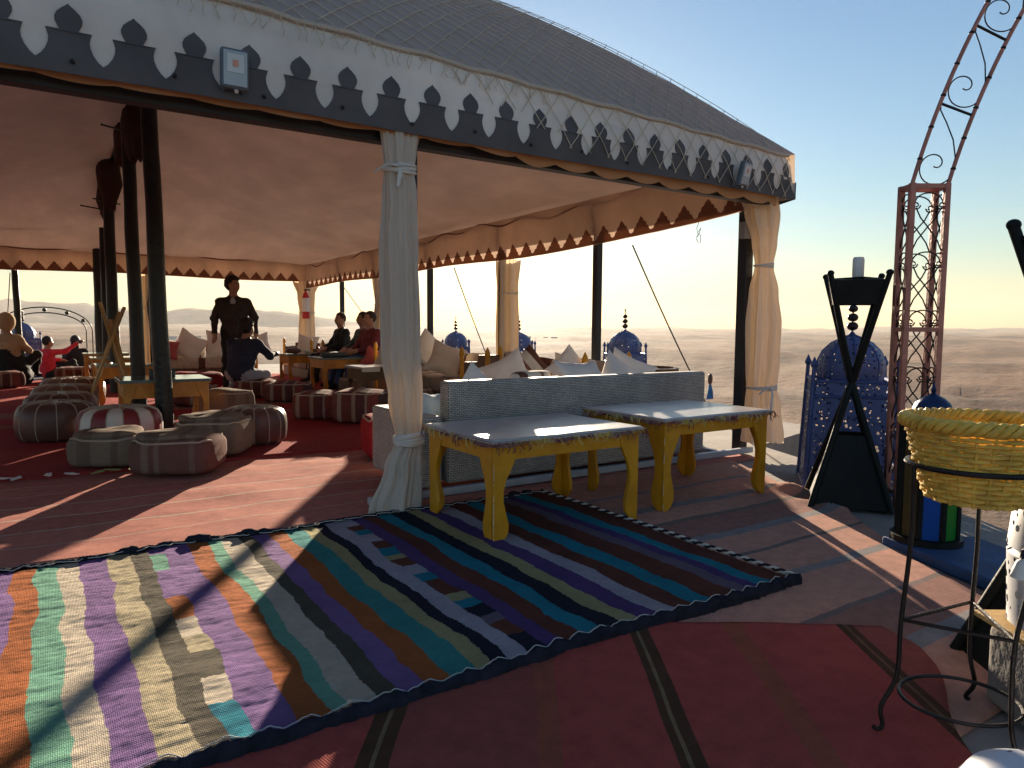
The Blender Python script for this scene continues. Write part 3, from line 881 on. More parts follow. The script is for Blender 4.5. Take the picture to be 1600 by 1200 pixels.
def liner_z(x, y):
    dx = min(TX1 - x, x - TX0) / (TX1 - RID)
    dy = min(y - TY0, TY1 - y) / 3.9
    k = max(0, smin(min(1.0, dx), min(1.0, dy), 0.22))
    z = 2.66 + 1.10 * (k ** 0.92)
    sag = math.sin(math.pi * min(1, max(0, k)))
    z -= 0.06 * sag
    z += 0.018 * nz3(x * 1.1, y * 1.1, 7.0) * min(1, k * 4) + 0.03 * nz3(x * 0.45, y * 0.45, 3.0) * min(1, k * 4)
    return z
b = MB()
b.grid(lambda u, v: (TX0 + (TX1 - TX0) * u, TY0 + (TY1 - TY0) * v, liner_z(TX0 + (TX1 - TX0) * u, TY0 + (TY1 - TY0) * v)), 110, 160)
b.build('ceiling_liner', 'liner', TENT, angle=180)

# valances: white outside on the front, tan inside on the other sides
def vbot(k, s):
    if k == 0:
        return 2.315 + 0.006 * math.sin(s * 1.7)
    if k == 1:      # right side hangs lower away from the front corner
        return 2.11 + 0.20 * math.exp(-max(0, s - 3.9) / 0.9) + 0.02 * math.sin(s * 1.35 + 0.5)
    return 2.25 + 0.02 * math.sin(s * 1.2)
def front_val(u, v):
    x = FX0 + (FX1 - FX0) * u
    zb, zt = vbot(0, x), fas_top(x, 4.0) + 0.005
    bul = 0.02 * math.sin(math.pi * v) + 0.012 * nz3(x * 0.8, v * 2.5)
    zz = zb + (zt - zb) * v
    rnd = max(0, x - 5.42) / 0.18
    return (x, FY0 - bul * (1 - rnd) + 0.02 * v + 0.05 * rnd * rnd * v, zz - 0.05 * rnd * rnd * v)
b = MB(); b.grid(front_val, 160, 10)
b.build('front_valance', 'valance', TENT, angle=180)
def side_out(u, v):
    y = FY0 + (FY1 - FY0) * u
    return (FX1 - 0.02 * v, y, 2.315 + (2.70 - 2.315) * v)
b = MB(); b.grid(side_out, 60, 4)
b.build('side_valance', 'valance', TENT, angle=180)
def side_val(u, v):
    y = FY0 + (FY1 - FY0) * u
    zb = vbot(1, y); zt = 2.655
    return (5.385 + 0.03 * nz3(y * 0.9, v * 2) + 0.012 * nz3(y * 4.0, v * 3) * (1 - v) - 0.02 * v, y, zb + (zt - zb) * v)
b = MB(); b.grid(lambda u, v: side_val(max(u, 0.022), v), 160, 8)
b.build('inner_valance', 'valance_in', TENT, angle=180)
def back_val(u, v):
    x = FX0 + (FX1 - FX0) * u
    zb = vbot(2, x); zt = 2.69
    return (x, 17.30 + 0.02 * nz3(x * 0.9, v * 2) - 0.02 * v, zb + (zt - zb) * v)
b = MB(); b.grid(lambda u, v: (FX0 + (FX1 - FX0) * u, FY1 - 0.02 * v, 2.315 + 0.385 * v), 60, 4)
b.build('back_valance', 'valance', TENT, angle=180)
b = MB(); b.grid(lambda u, v: back_val(min(u, 0.976), v), 120, 8)
b.build('inner_valance', 'valance_in', TENT, angle=180)
def left_val(u, v):
    y = FY0 + (FY1 - FY0) * u
    return (FX0 + 0.02 * nz3(y * 0.9, v * 2), y, 2.2 + 0.52 * v)
b = MB(); b.grid(left_val, 100, 6)
b.build('side_valance', 'valance_in', TENT, angle=180)

# dark cut-out trim along the front: crown shapes on a band
HALF = [(-0.133, 0.048), (-0.112, 0.066), (-0.094, 0.092), (-0.083, 0.12), (-0.081, 0.145), (-0.087, 0.170), (-0.092, 0.183), (-0.062, 0.177), (-0.033, 0.176),
        (-0.044, 0.195), (-0.054, 0.217), (-0.055, 0.236), (-0.046, 0.257), (-0.026, 0.277), (-0.008, 0.291), (0.0, 0.300)]
OUT = HALF + [(-x, z) for x, z in HALF[-2::-1]]
PER = 0.266
b = MB()
xs0 = 1.738 - 20 * PER
k = 0
def fy(x, z):
    v = (z - vbot(0, x)) / (fas_top(x, 4.0) - vbot(0, x))
    v = max(0, min(1, v))
    return front_val((x - FX0) / (FX1 - FX0), v)[1] - 0.006
for i in range(36):
    cx = xs0 + i * PER
    if cx - PER / 2 < FX0 + 0.02 or cx + PER / 2 > FX1 + 0.03:
        continue
    sk = 0.004 * nz3(cx * 5, 1.0)
    pts = [(cx + x, 2.312 + z + sk * (z > 0.1)) for x, z in OUT]
    low = [(x, 2.306 + 0.006 * math.sin(x * 1.7)) for x, z in (pts[0], pts[len(pts) // 2], pts[-1])]
    # strips from the outline to the band so that the faces stay convex
    vv, ff = [], []
    n = len(OUT)
    mid = n // 2
    def P(x, z):
        return (x, fy(min(x, FX1), z), z)
    for x, z in pts:
        vv.append(P(x, z))
    for j in range(mid):
        a, c = j, n - 1 - j
        a2, c2 = j + 1, n - 2 - j
        if a2 == c2:
            ff.append((a, c, a2))
        else:
            ff.append((a, c, c2, a2))
    o = len(vv)
    vv += [P(x, z) for x, z in low]
    ff.append((0, o, o + 1, o + 2, n - 1))
    b.add(vv, ff)
tr = b.build('crown_trim', 'trim', TENT, smooth=False)
so = tr.modifiers.new('thick', 'SOLIDIFY'); so.thickness = 0.004
# bolts through the trim
for i in range(13):
    x = 0.05 + i * 0.43
    b = MB(); z = 2.36 + 0.02 * (i % 2)
    b.lathe([(0.011, 0), (0.011, 0.004), (0.006, 0.009), (0.001, 0.010)], 10, M=TR(x + 0.1, fy(x + 0.1, z) - 0.004, z) @ Matrix.Rotation(R(90), 4, 'X'))
    b.build('bolt', 'bead', TENT)
# trim at the short visible return of the corner
b = MB()
vv = [(FX1 + 0.008, FY0 - 0.004, 2.31), (FX1 + 0.008, FY0 + 0.5, 2.235), (FX1 + 0.008, FY0 + 0.5, 2.42), (FX1 + 0.008, FY0 - 0.004, 2.46)]
b.add(vv, [(0, 1, 2, 3)])
b.build('corner_trim', 'trim', TENT, smooth=False)

# tan scalloped lining edge that shows below the trim
b = MB()
def scal(u, v):
    x = -3.5 + 8.9 * u
    am = 0.02 + 0.05 * max(0, min(1, (x - 2.3) / 0.5)) + 0.008 * nz3(x * 2, 1)
    d = am * (0.45 + 0.55 * abs(math.sin(x * math.pi / 0.33)) ** 0.8)
    return (x, 3.965 + 0.012 * math.sin(x * 9.5), 2.36 - (0.05 + d) * (1 - v) - 0.012 * max(0, x - 4.5))
b.grid(scal, 420, 3)
b.build('scalloped_lining', 'scallop', TENT, angle=180)

# stepped brown pieces for the outer trim's shade seen through the valances, and a dark hem rope
def step_motif(w, h):
    o = [(-w / 2, 0), (-w / 2, 0.035), (-w * 0.40, 0.05), (-w * 0.36, 0.085), (-w * 0.27, 0.095), (-w * 0.24, 0.13), (-w * 0.15, 0.14), (-w * 0.10, 0.17), (0, h)]
    return o + [(-x, z) for x, z in o[-2::-1]]
for k, (s0, s1, per) in ((1, (4.4, 17.3, 0.31)), (2, (-3.5, 5.3, 0.285))):
    b = MB()
    s = s0
    while s < s1:
        for (x, z), (x2, z2) in zip(step_motif(per, 0.2)[:-1], step_motif(per, 0.2)[1:]):
            if x2 - x < 1e-6:
                continue
            def P(t, z):
                zb = vbot(k, t) + 0.004
                f = (zb + z - vbot(k, t)) / 0.5
                if k == 1:
                    return (side_val((t - FY0) / (FY1 - FY0), f)[0] - 0.008, t, zb + z)
                return (t, back_val((t - FX0) / (FX1 - FX0), f)[1] - 0.008, zb + z)
            b.add([P(s + x, 0), P(s + x2, 0), P(s + x2, z2), P(s + x, z)], [(0, 1, 2, 3)])
        s += per
    b.build('trim_shadow_band', 'motif', TENT, smooth=False)
b = MB()
b.tube([(5.375, 4.1 + 13.2 * i / 80, 2.60 + 0.035 * math.sin(i * 0.9) * (1 if i % 7 else 0.2) + 0.03 * math.sin(i / 4.0)) for i in range(81)], 0.012, 6)
b.build('hem_rope', 'motif', TENT)
b = MB()
b.tube([(-3.4 + 8.8 * i / 60, 17.27, 2.70 + 0.025 * math.sin(i * 0.5)) for i in range(61)], 0.014, 6)
b.build('hem_rope', 'motif', TENT)
b = MB()
b.tube([(FX0 + (FX1 - 0.1 - FX0) * i / 60, FY0 + 0.01, fas_top(FX0 + (FX1 - FX0) * i / 60, 4.0) + 0.012 + 0.008 * math.sin(i * 1.9)) for i in range(61)], 0.018, 6)
b.build('roof_hem', 'curtain', TENT)
b = MB()
b.tube([(-3.4, 16.2, 2.96), (-2.0, 16.6, 2.95), (-0.6, 16.4, 2.99), (0.4, 16.2, 3.05)], [0.01, 0.022, 0.025, 0.004], 6)
b.build('liner_fold', 'motif', TENT)

# beams
for nm, c, d in (('front_beam', (0.95, 4.09, 2.325), (9.1, 0.09, 0.125)), ('side_beam', (5.53, 10.72, 2.60), (0.07, 13.1, 0.09)),
                 ('side_beam', (-3.63, 10.72, 2.60), (0.07, 13.1, 0.09)), ('back_beam', (0.95, 17.47, 2.62), (8.9, 0.07, 0.09))):
    b = MB(); b.box(c, d); b.build(nm, 'beam', TENT, smooth=False, bevel=0.006)
b = MB(); b.tube([(RID, 7.0, 3.70), (RID, 14.5, 3.70)], 0.05, 8); b.build('ridge_beam', 'blackpole', TENT)

# posts
def pole(x, y, z1, r, mat, lean=(0, 0), wob=0.012, seed=0.0, n=14, square=False):
    b = MB()
    if square:
        b.box((x, y, z1 / 2), (r * 2, r * 2, z1))
        return b.build('post', mat, TENT, smooth=False, bevel=0.006)
    pts, rs = [], []
    for i in range(n + 1):
        t = i / n
        pts.append((x + lean[0] * t + wob * nz3(t * 4, seed), y + lean[1] * t + wob * nz3(t * 4, seed + 5), z1 * t))
        rs.append(r * (1.06 - 0.14 * t + 0.05 * nz3(t * 9, seed + 9)))
    b.tube(pts, rs, 12)
    return b.build('post', mat, TENT)
for y in (4.33, 6.44, 8.52, 10.78, 13.04, 15.03, 17.4):
    pole(5.46, y, 2.62 if y > 4.4 else 2.27, 0.042 if y != 4.33 else 0.05, 'beam', square=True)
pole(1.93, 4.09, 2.262, 0.038, 'beam', square=True)
for x in (-1.7,):
    pole(x, 4.09, 2.262, 0.038, 'beam', square=True)
for x, ln in ((-0.40, (-0.10, 0.0)), (1.95, (0, 0)), (-2.4, (0, 0)), (3.7, (0, 0))):
    if x != 3.7:
        pole(x, 17.4, 2.62, 0.062, 'blackpole', ln, 0.03, x)
for y, r, ln, sd in ((7.72, 0.086, (-0.06, 0.0), 1.0), (9.95, 0.088, (-0.03, 0.0), 2.0), (13.5, 0.095, (-0.02, 0.0), 3.0), (15.6, 0.07, (0.02, 0.0), 6.0), (17.2, 0.095, (0, 0), 4.0)):
    pole(RID, y, 3.66 if y < 14 else 3.0, r * 0.92, 'blackpole', ln, 0.014, sd)
# dark flaps where the roof meets the middle row of poles
for (y, w, h) in ((9.6, 0.34, 0.62), (10.5, 0.26, 0.5), (12.9, 0.42, 0.75), (14.2, 0.4, 0.8), (15.3, 0.36, 0.6)):
    b = MB()
    def flap(p, y=y):
        rg = 0.16 * max(0, nz3(p[0] * 11, p[1] * 9, y)) if p[2] < 0 else 0
        k = 1.0 if p[2] > 0 else 1 - 0.55 * min(1, -p[2] / (0.5 * 0.7))
        return (p[0] * k + 0.07 * nz3(p[2] * 6, y), p[1] * k + 0.10 * nz3(p[2] * 5 + p[0] * 9, y + 3), p[2] + rg + 0.07 * nz3(p[0] * 14, p[1] * 12, y))
    b.sell((w / 2 * 0.8, 0.45, h / 2), 0.45, 0.8, 26, 14, TR(RID + random.uniform(-0.04, 0.1), y, 3.72 - h / 2), flap)
    b.build('dark_flap', 'gusset', TENT, angle=50)
for (y, z, dx) in ((9.5, 3.38, -0.35), (12.8, 3.05, -0.28), (14.0, 3.1, -0.4)):
    b = MB(); b.tube([(RID + 0.1, y, z), (RID + dx, y - 0.1, z + 0.04)], 0.012, 5); b.build('cross_peg', 'blackpole', TENT)

# fishing net over the front slope and part of the valance
def net_pt(s, t):
    """s along the front (x), t up the slope from the trim; negative t hangs over the valance"""
    x = s
    if t < 0:
        zt = fas_top(x, 4.0)
        return (x, fy(min(max(x, FX0), FX1), zt + t) - 0.010, zt + t)
    xx = x
    y = FY0 + t * 0.70
    m = y - FY0
    x_lim = FX1 - m
    z = fas_top(xx, FY0) * (1 - min(1, m / 4.64 * 3)) + 2.72 * min(1, m / 4.64 * 3) + 3.35 * (1 - math.exp(-m / 3.2)) + 0.012
    return (min(xx, x_lim), y, z)
b = MB()
cell = 0.17
for fam in (1, -1):
    for i in range(-50, 140):
        s_base = -4.0 + i * cell
        run = []
        for j in range(0, 40):
            t = -0.44 + j * 0.0833
            s = s_base + fam * t * 0.75 + 0.016 * nz3(s_base * 7, t * 5, fam)
            lo = -0.03 - 0.36 * max(0, min(1, (s - 1.9) / 1.2)) - 0.05 * nz3(s * 3, 2.0)
            ok = (0.0 < s < 5.58) and t > lo and (t < 0 or s < FX1 - t * 0.7 - 0.06)
            if ok:
                run.append(net_pt(s, t + 0.012 * nz3(s * 6, t * 6, 3)))
            else:
                if len(run) > 1:
                    b.tube(run, 0.0034, 4)
                run = []
        if len(run) > 1:
            b.tube(run, 0.0034, 4)
b.build('roof_net', 'net', TENT, kind='stuff')
# torn net ends
b = MB()
for i in range(46):
    x = 0.55 + i * 0.052 + random.uniform(-0.02, 0.02)
    p = net_pt(x, -0.002)
    pts = [p]
    for k in range(4):
        q = pts[-1]
        zz = q[2] - 0.018 - random.random() * 0.012
        xx = q[0] + random.uniform(-0.02, 0.02)
        pts.append((xx, fy(xx, zz) - 0.008 - 0.01 * random.random(), zz))
    b.tube(pts, 0.0025, 4)
b.build('frayed_net_ends', 'net', TENT, kind='stuff')

# ------------------------------------------------------------------ curtains
def curtain(name, label, rings, ties, folds=9, seed=0.0, mat='curtain', group=None, amp=0.16, tails=True):
    """rings: (z, cx, cy, rx, ry); gathered cloth with vertical folds"""
    t = thing(name, label, 'curtain', (rings[-1][1], rings[-1][2], 0), 0, group)
    ox, oy = rings[-1][1], rings[-1][2]
    b = MB()
    nz_, nu = 70, 110
    zs = [r[0] for r in rings]
    def at(z):
        for r0, r1 in zip(rings, rings[1:]):
            if r0[0] >= z >= r1[0]:
                q = (r0[0] - z) / (r0[0] - r1[0])
                q = q * q * (3 - 2 * q)
                return [a + (c - a) * q for a, c in zip(r0, r1)]
        return rings[-1]
    def fn(u, v):
        z = zs[0] + (zs[-1] - zs[0]) * v
        _, cx, cy, rx, ry = at(z)
        th = 2 * math.pi * u
        f = 1 + amp * math.sin(folds * th + 2.2 * nz3(z * 1.1, seed) + 1.2 * nz3(th, seed + 2)) + 0.5 * amp * math.sin((folds * 2 + 1) * th + 3 * nz3(z * 0.8, seed + 7))
        zz = z
        if v > 0.999:
            zz += 0.03 * nz3(th * 2, seed + 3) - 0.01
        return (cx + rx * f * math.cos(th) - ox, cy + ry * f * math.sin(th) - oy, zz)
    b.grid(fn, nu, nz_, True)
    b.build('cloth', mat, t, angle=180)
    for (z, w, tl) in ties:
        _, cx, cy, rx, ry = at(z)
        b = MB()
        for k in range(3):
            pts = [(cx + (rx * 1.16 + 0.004) * math.cos(2 * math.pi * i / 24) - ox, cy + (ry * 1.16 + 0.004) * math.sin(2 * math.pi * i / 24) - oy, z + (k - 1) * w * 0.6 + 0.012 * math.sin(2 * math.pi * i / 24 + k)) for i in range(24)]
            b.tube(pts, w * 0.55, 6, True)
        tie = b.build('tie_band', 'tie', t)
        if tl:
            b = MB()
            x0, y0 = cx - ox - rx * 0.3, cy - oy - ry * 1.2
            b.tube([(x0, y0, z), (x0 - 0.01, y0 - 0.03, z - 0.05), (x0 - 0.02, y0 - 0.02, z - tl)], [0.012, 0.014, 0.010], 6, flat=0.3)
            b.tube([(x0, y0, z), (x0 - 0.09, y0 - 0.02, z + 0.005), (x0 - 0.16, y0, z - 0.05)], [0.012, 0.014, 0.016], 6, flat=0.35)
            b.build('tie_tail', 'tie', tie)
    return t
curtain('tied_curtain', 'cream curtain tied twice round the front post beside the wicker sofa',
        [(2.335, 1.82, 3.995, 0.115, 0.05), (2.22, 1.815, 3.99, 0.098, 0.05), (2.10, 1.815, 3.99, 0.084, 0.05), (1.95, 1.815, 3.985, 0.095, 0.07), (1.6, 1.81, 3.98, 0.107, 0.08), (1.0, 1.82, 3.98, 0.109, 0.085), (0.72, 1.845, 3.985, 0.097, 0.075), (0.45, 1.87, 3.99, 0.072, 0.055), (0.30, 1.82, 3.965, 0.105, 0.07), (0.04, 1.76, 3.94, 0.150, 0.09)],
        [(2.10, 0.020, 0.12), (0.46, 0.030, 0)], 7, 1.0)
b = MB()
curtain('tied_curtain', 'cream curtain billowing beside the right corner post of the tent',
        [(2.40, 5.42, 4.17, 0.21, 0.10), (2.2, 5.49, 4.17, 0.165, 0.11), (1.95, 5.545, 4.19, 0.105, 0.09), (1.745, 5.56, 4.20, 0.075, 0.07), (1.5, 5.57, 4.20, 0.118, 0.11), (1.2, 5.575, 4.19, 0.150, 0.135), (0.85, 5.575, 4.19, 0.140, 0.13), (0.62, 5.57, 4.19, 0.125, 0.11), (0.45, 5.575, 4.18, 0.150, 0.13), (0.12, 5.58, 4.17, 0.185, 0.15)],
        [(1.745, 0.012, 0), (0.62, 0.014, 0.3)], 6, 5.0)
curtain('tied_curtain', 'cream curtain wrapped on a side post above the white cushions',
        [(2.12, 5.56, 8.52, 0.15, 0.16), (1.7, 5.54, 8.50, 0.13, 0.13), (1.2, 5.54, 8.50, 0.14, 0.14), (0.5, 5.54, 8.50, 0.14, 0.14), (0.05, 5.54, 8.5, 0.15, 0.15)], [(1.65, 0.008, 0)], 6, 8.0)
curtain('tied_curtain', 'golden curtain on the far corner post behind the fire extinguisher',
        [(2.26, 5.40, 17.36, 0.30, 0.12), (1.95, 5.40, 17.4, 0.20, 0.11), (1.55, 5.42, 17.42, 0.17, 0.12), (1.0, 5.42, 17.42, 0.19, 0.13), (0.5, 5.42, 17.42, 0.17, 0.12), (0.05, 5.42, 17.42, 0.2, 0.13)], [(1.5, 0.012, 0)], 6, 11.0)
curtain('tied_curtain', 'golden curtain on the far post seen between the black poles',
        [(2.28, 1.93, 17.45, 0.16, 0.12), (1.9, 1.93, 17.47, 0.14, 0.11), (1.55, 1.93, 17.47, 0.11, 0.09), (1.2, 1.93, 17.47, 0.15, 0.12), (0.05, 1.93, 17.47, 0.15, 0.12)], [(1.55, 0.010, 0)], 6, 14.0)
curtain('tied_curtain', 'golden curtain on the side post behind the seated visitors',
        [(2.12, 5.55, 13.04, 0.16, 0.14), (1.65, 5.54, 13.04, 0.12, 0.12), (1.1, 5.54, 13.04, 0.15, 0.14), (0.05, 5.54, 13.04, 0.15, 0.14)], [(1.6, 0.010, 0)], 6, 17.0)

# floodlights on the trim
def floodlight(label, x, y, z, w, h, rz, rx):
    t = thing('floodlight', label, 'floodlight', (x, y, z), rz, 'floodlights on the tent trim')
    t.rotation_euler = (rx, 0, rz)
    b = MB(); b.box((0, 0, 0), (w, 0.045, h)); b.build('housing', 'lamp_housing', t, smooth=False, bevel=0.012)
    b = MB(); b.box((0, -0.0245, 0), (w * 0.84, 0.004, h * 0.86)); b.build('lens', 'glass_lens', t, smooth=False)
    b = MB(); b.box((0, -0.0275, h * 0.12), (w * 0.60, 0.004, h * 0.46)); rf = b.build('reflector', 'reflector', t, smooth=False)
    b = MB(); b.box((0, -0.0305, h * 0.12), (w * 0.2, 0.003, h * 0.17)); b.build('led_chip', 'led', rf, smooth=False)
    b = MB(); b.tube([(-w * 0.35, 0.02, -h * 0.46), (-w * 0.35, 0.05, -h * 0.56), (w * 0.35, 0.05, -h * 0.56), (w * 0.35, 0.02, -h * 0.46)], 0.007, 6); b.build('bracket', 'lamp_housing', t)
    b = MB(); b.tube([(w * 0.05, 0.0, -h * 0.5), (w * 0.06, -0.01, -h * 0.56)], 0.010, 8); b.build('sensor', 'white', t)
    return t
floodlight('square floodlight on the crown trim at upper left', 0.852, 3.865, 2.452, 0.135, 0.195, 0.0, R(4))
floodlight('small floodlight near the right corner of the tent', 4.80, 3.845, 2.42, 0.125, 0.19, R(6), R(14))
# junction box under the corner
t = thing('junction_box', 'small grey junction box under the right corner of the tent', 'junction box', (5.40, 4.29, 2.0))
b = MB(); b.box((0, 0, 0.06), (0.10, 0.07, 0.15)); b.build('case', 'box_grey', t, smooth=False, bevel=0.006)
b = MB(); b.tube([(0, 0, -0.01), (0.0, 0.0, -0.06), (0.03, 0.0, -0.10)], 0.006, 6); b.build('cable', 'iron', t)
b = MB()
b.tube([(5.57, 5.0 + 0.03 * math.sin(i * 1.3), 2.2 - 0.015 * i + 0.04 * math.cos(i * 1.7)) for i in range(12)], 0.003, 5)
tag(b.build('dangling_wire', 'iron'), 'tangled wire hanging from the side valance near the corner', 'wire')

# guy ropes
def rope(p, q, label, r=0.009):
    b = MB()
    p, q = Vector(p), Vector(q)
    b.tube([p.lerp(q, i / 20) - Vector((0, 0, 0.05 * math.sin(math.pi * i / 20))) for i in range(21)], r, 6)
    tag(b.build('guy_rope', 'rope'), label, 'rope', 'guy ropes of the tent')
rope((5.60, 6.0, 2.10), (7.45, 6.35, -0.02), 'guy rope slanting down right of the post by the blue dome')
rope((5.60, 10.2, 2.13), (7.4, 11.6, -0.02), 'guy rope slanting behind the curtained side post')
rope((5.60, 15.4, 2.10), (7.4, 15.6, -0.02), 'guy rope beside the seated visitors at the far end')
rope((-0.55, 17.6, 2.2), (-0.85, 20.2, -0.02), 'guy rope at the far left of the tent')

# fire extinguisher on the far corner post
t = thing('fire_extinguisher', 'red fire extinguisher with white label on the far corner post', 'extinguisher', (5.33, 17.20, 1.35))
b = MB(); b.lathe([(0.075, 0), (0.085, 0.02), (0.085, 0.52), (0.06, 0.60), (0.025, 0.64), (0.025, 0.68)], 18); b.build('cylinder', 'ext_red', t)
b = MB(); b.grid(lambda u, v: (0.0875 * math.cos(R(180 + 180 * u)), 0.0875 * math.sin(R(180 + 180 * u)), 0.17 + 0.33 * v), 14, 2); b.build('label_sheet', 'paper', t)
b = MB(); b.box((0.03, -0.02, 0.70), (0.14, 0.03, 0.035)); b.build('handle', 'bead', t, smooth=False)

# ------------------------------------------------------------------ tables
def leg_board(w0, h, flip=1):
    """shaped board: straight outer edge at x=0, waved inner edge"""
    prof = [(0.0, 1.0), (0.10, 0.97), (0.20, 0.80), (0.33, 0.54), (0.45, 0.42), (0.55, 0.42), (0.66, 0.52), (0.78, 0.64), (0.87, 0.62), (0.94, 0.46), (0.985, 0.24), (1.0, 0.12)]
    o = [(0.0, 0.0)]
    inner = [(flip * w0 * k, h * (1 - t)) for t, k in prof]
    pts = [(0.0, h)] + inner
    lo = inner[-1]
    outer = [(flip * w0 * 0.06, 0.0), (flip * w0 * 0.02, h * 0.06)]
    return pts + outer

def carved_table(name, label, x0, y0, w, d, h, seed=0, group='yellow tables by the wicker sofa', bw=0.15):
    t = thing(name, label, 'table', (x0 + w / 2, y0 + d / 2, 0), 0, group)
    hw, hd = w / 2 - 0.03, d / 2 - 0.03
    th = 0.022
    hl = h - 0.04
    for sx in (-1, 1):
        for sy in (-1, 1):
            b = MB()
            out = leg_board(bw, hl)
            if sx > 0:
                out = [(-x, z) for x, z in out][::-1]
            # board in the x-z plane
            M = Matrix.Translation((sx * hw, sy * (hd - th / 2), 0)) @ Matrix.Rotation(R(90), 4, 'X')
            b.prism(out, th, M)
            out2 = leg_board(bw * 0.9, hl)
            if sy > 0:
                out2 = [(-x, z) for x, z in out2][::-1]
            M2 = Matrix(((0, 0, 1, sx * (hw - th / 2 + 0.0015)), (1, 0, 0, sy * (hd - th - 0.001)), (0, 1, 0, 0), (0, 0, 0, 1)))
            b.prism(out2, th, M2)
            lg = b.build('leg', 'wood_yellow', t, smooth=False, bevel=0.003)
            if sx < 0 and sy < 0:
                b = MB()
                zc_ = 0.02
                while zc_ < h - 0.12:
                    ln_ = random.choice((0.008, 0.015, 0.04, 0.07)) * random.uniform(0.6, 1.2)
                    wd_ = random.uniform(0.0022, 0.0042)
                    b.box((-hw - 0.0004, -hd - 0.0004, zc_ + ln_ / 2), (wd_, wd_, ln_))
                    zc_ += ln_ + random.choice((0.006, 0.012, 0.05))
                b.build('worn_edge', 'wood_worn', lg, smooth=False, kind='stuff')
    ap = 0.075
    for sy in (-1, 1):
        b = MB(); b.box((0, sy * (hd - th / 2 - 0.004), hl - ap / 2), (2 * hw - 0.03, th * 0.8, ap)); b.build('apron', 'wood_yellow', t, smooth=False, bevel=0.002)
    for sx in (-1, 1):
        b = MB(); b.box((sx * (hw - th / 2 - 0.004), 0, hl - ap / 2), (th * 0.8, 2 * hd - 0.05, ap)); b.build('apron', 'wood_yellow', t, smooth=False, bevel=0.002)
    b = MB(); b.box((0, 0, h - 0.030), (w - 0.03, d - 0.03, 0.018)); b.build('board', 'wood_orange', t, smooth=False, bevel=0.003)
    # plastic covered cloth on top, rolled edge
    b = MB()
    def topf(u, v):
        x, y = (u - 0.5) * w, (v - 0.5) * d
        e = min(u * w, (1 - u) * w, v * d, (1 - v) * d)
        z = h - 0.014 * math.exp(-e / 0.006) + 0.0022 * nz3(x * 6 + seed, y * 6)
        return (x + 0.006 * nz3(y * 22, seed + (u > 0.5)) * (e < 0.01), y + 0.006 * nz3(x * 22, seed + 3) * (e < 0.01), z)
    b.grid(topf, 60, 44)
    tp = b.build('top_sheet', 'tabletop', t, angle=180)
    so = tp.modifiers.new('thick', 'SOLIDIFY'); so.thickness = 0.008; so.offset = -1
    # dyed cloth edge folded down under the sheet
    b = MB()
    per_ = [(-w / 2, -d / 2), (w / 2, -d / 2), (w / 2, d / 2), (-w / 2, d / 2)]
    def band(u, v):
        q = (u * 4) % 4
        k = int(q) % 4
        a, c = per_[k], per_[(k + 1) % 4]
        f = q - int(q)
        x, y = a[0] + (c[0] - a[0]) * f, a[1] + (c[1] - a[1]) * f
        dep = 0.030 + 0.022 * nz3(x * 5 + seed, y * 5, 2.0) + 0.012 * nz3(x * 16, y * 16 + seed)
        return (x * (0.997 - 0.012 * v) , y * (0.997 - 0.016 * v), h - 0.008 - max(0.012, dep) * v)
    b.grid(band, 240, 4, True)
    b.build('dyed_cloth_edge', 'fringe_band', t, angle=180)
    # frayed fringe under the edge of the sheet
    rnd = random.Random(seed + 3)
    fr = {0: MB(), 1: MB()}
    for i in range(85):
        side = rnd.choice((0, 0, 0, 1, 1, 2))
        q = rnd.random()
        if side == 0:
            px, py, nx, ny = -w / 2 + w * q, -d / 2, 0, -1
        elif side == 1:
            px, py, nx, ny = -w / 2, -d / 2 + d * q, -1, 0
        else:
            px, py, nx, ny = w / 2, -d / 2 + d * q, 1, 0
        yel = (nz3(q * 4 + seed, side * 3.1) + 0.25 * rnd.random() > -0.02) and 0.12 < q < 0.9
        ln = rnd.uniform(0.025, 0.05) + (0.05 * max(0, nz3(q * 7, seed + 2)) if yel else 0.015)
        sw = rnd.uniform(-0.035, 0.035)
        pts = []
        for k in range(5):
            s_ = k / 4
            pts.append((px + nx * (0.004 + 0.012 * math.sin(s_ * 2.5)) + (sw * s_ ** 1.4 + 0.008 * math.sin(s_ * 6 + i)) * (ny != 0), py + ny * (0.004 + 0.012 * math.sin(s_ * 2.5)) + (sw * s_) * (nx != 0), h - 0.014 - ln * s_))
        fr[1 if yel else 0].tube(pts, 0.0016 if yel else 0.0024, 4)
    fr[0].build('burgundy_fringe', 'fringe_red', t, kind='stuff')
    fr[1].build('straw_fringe', 'fringe_yel', t, kind='stuff')
    return t
carved_table('carved_leg_table', 'yellow carved-leg table nearest the camera, one foot on the rag rug', 1.88, 3.02, 1.08, 0.80, 0.575, 1)
carved_table('carved_leg_table', 'yellow carved-leg table farther right beside the corner post', 3.145, 3.05, 1.06, 0.80, 0.60, 2)

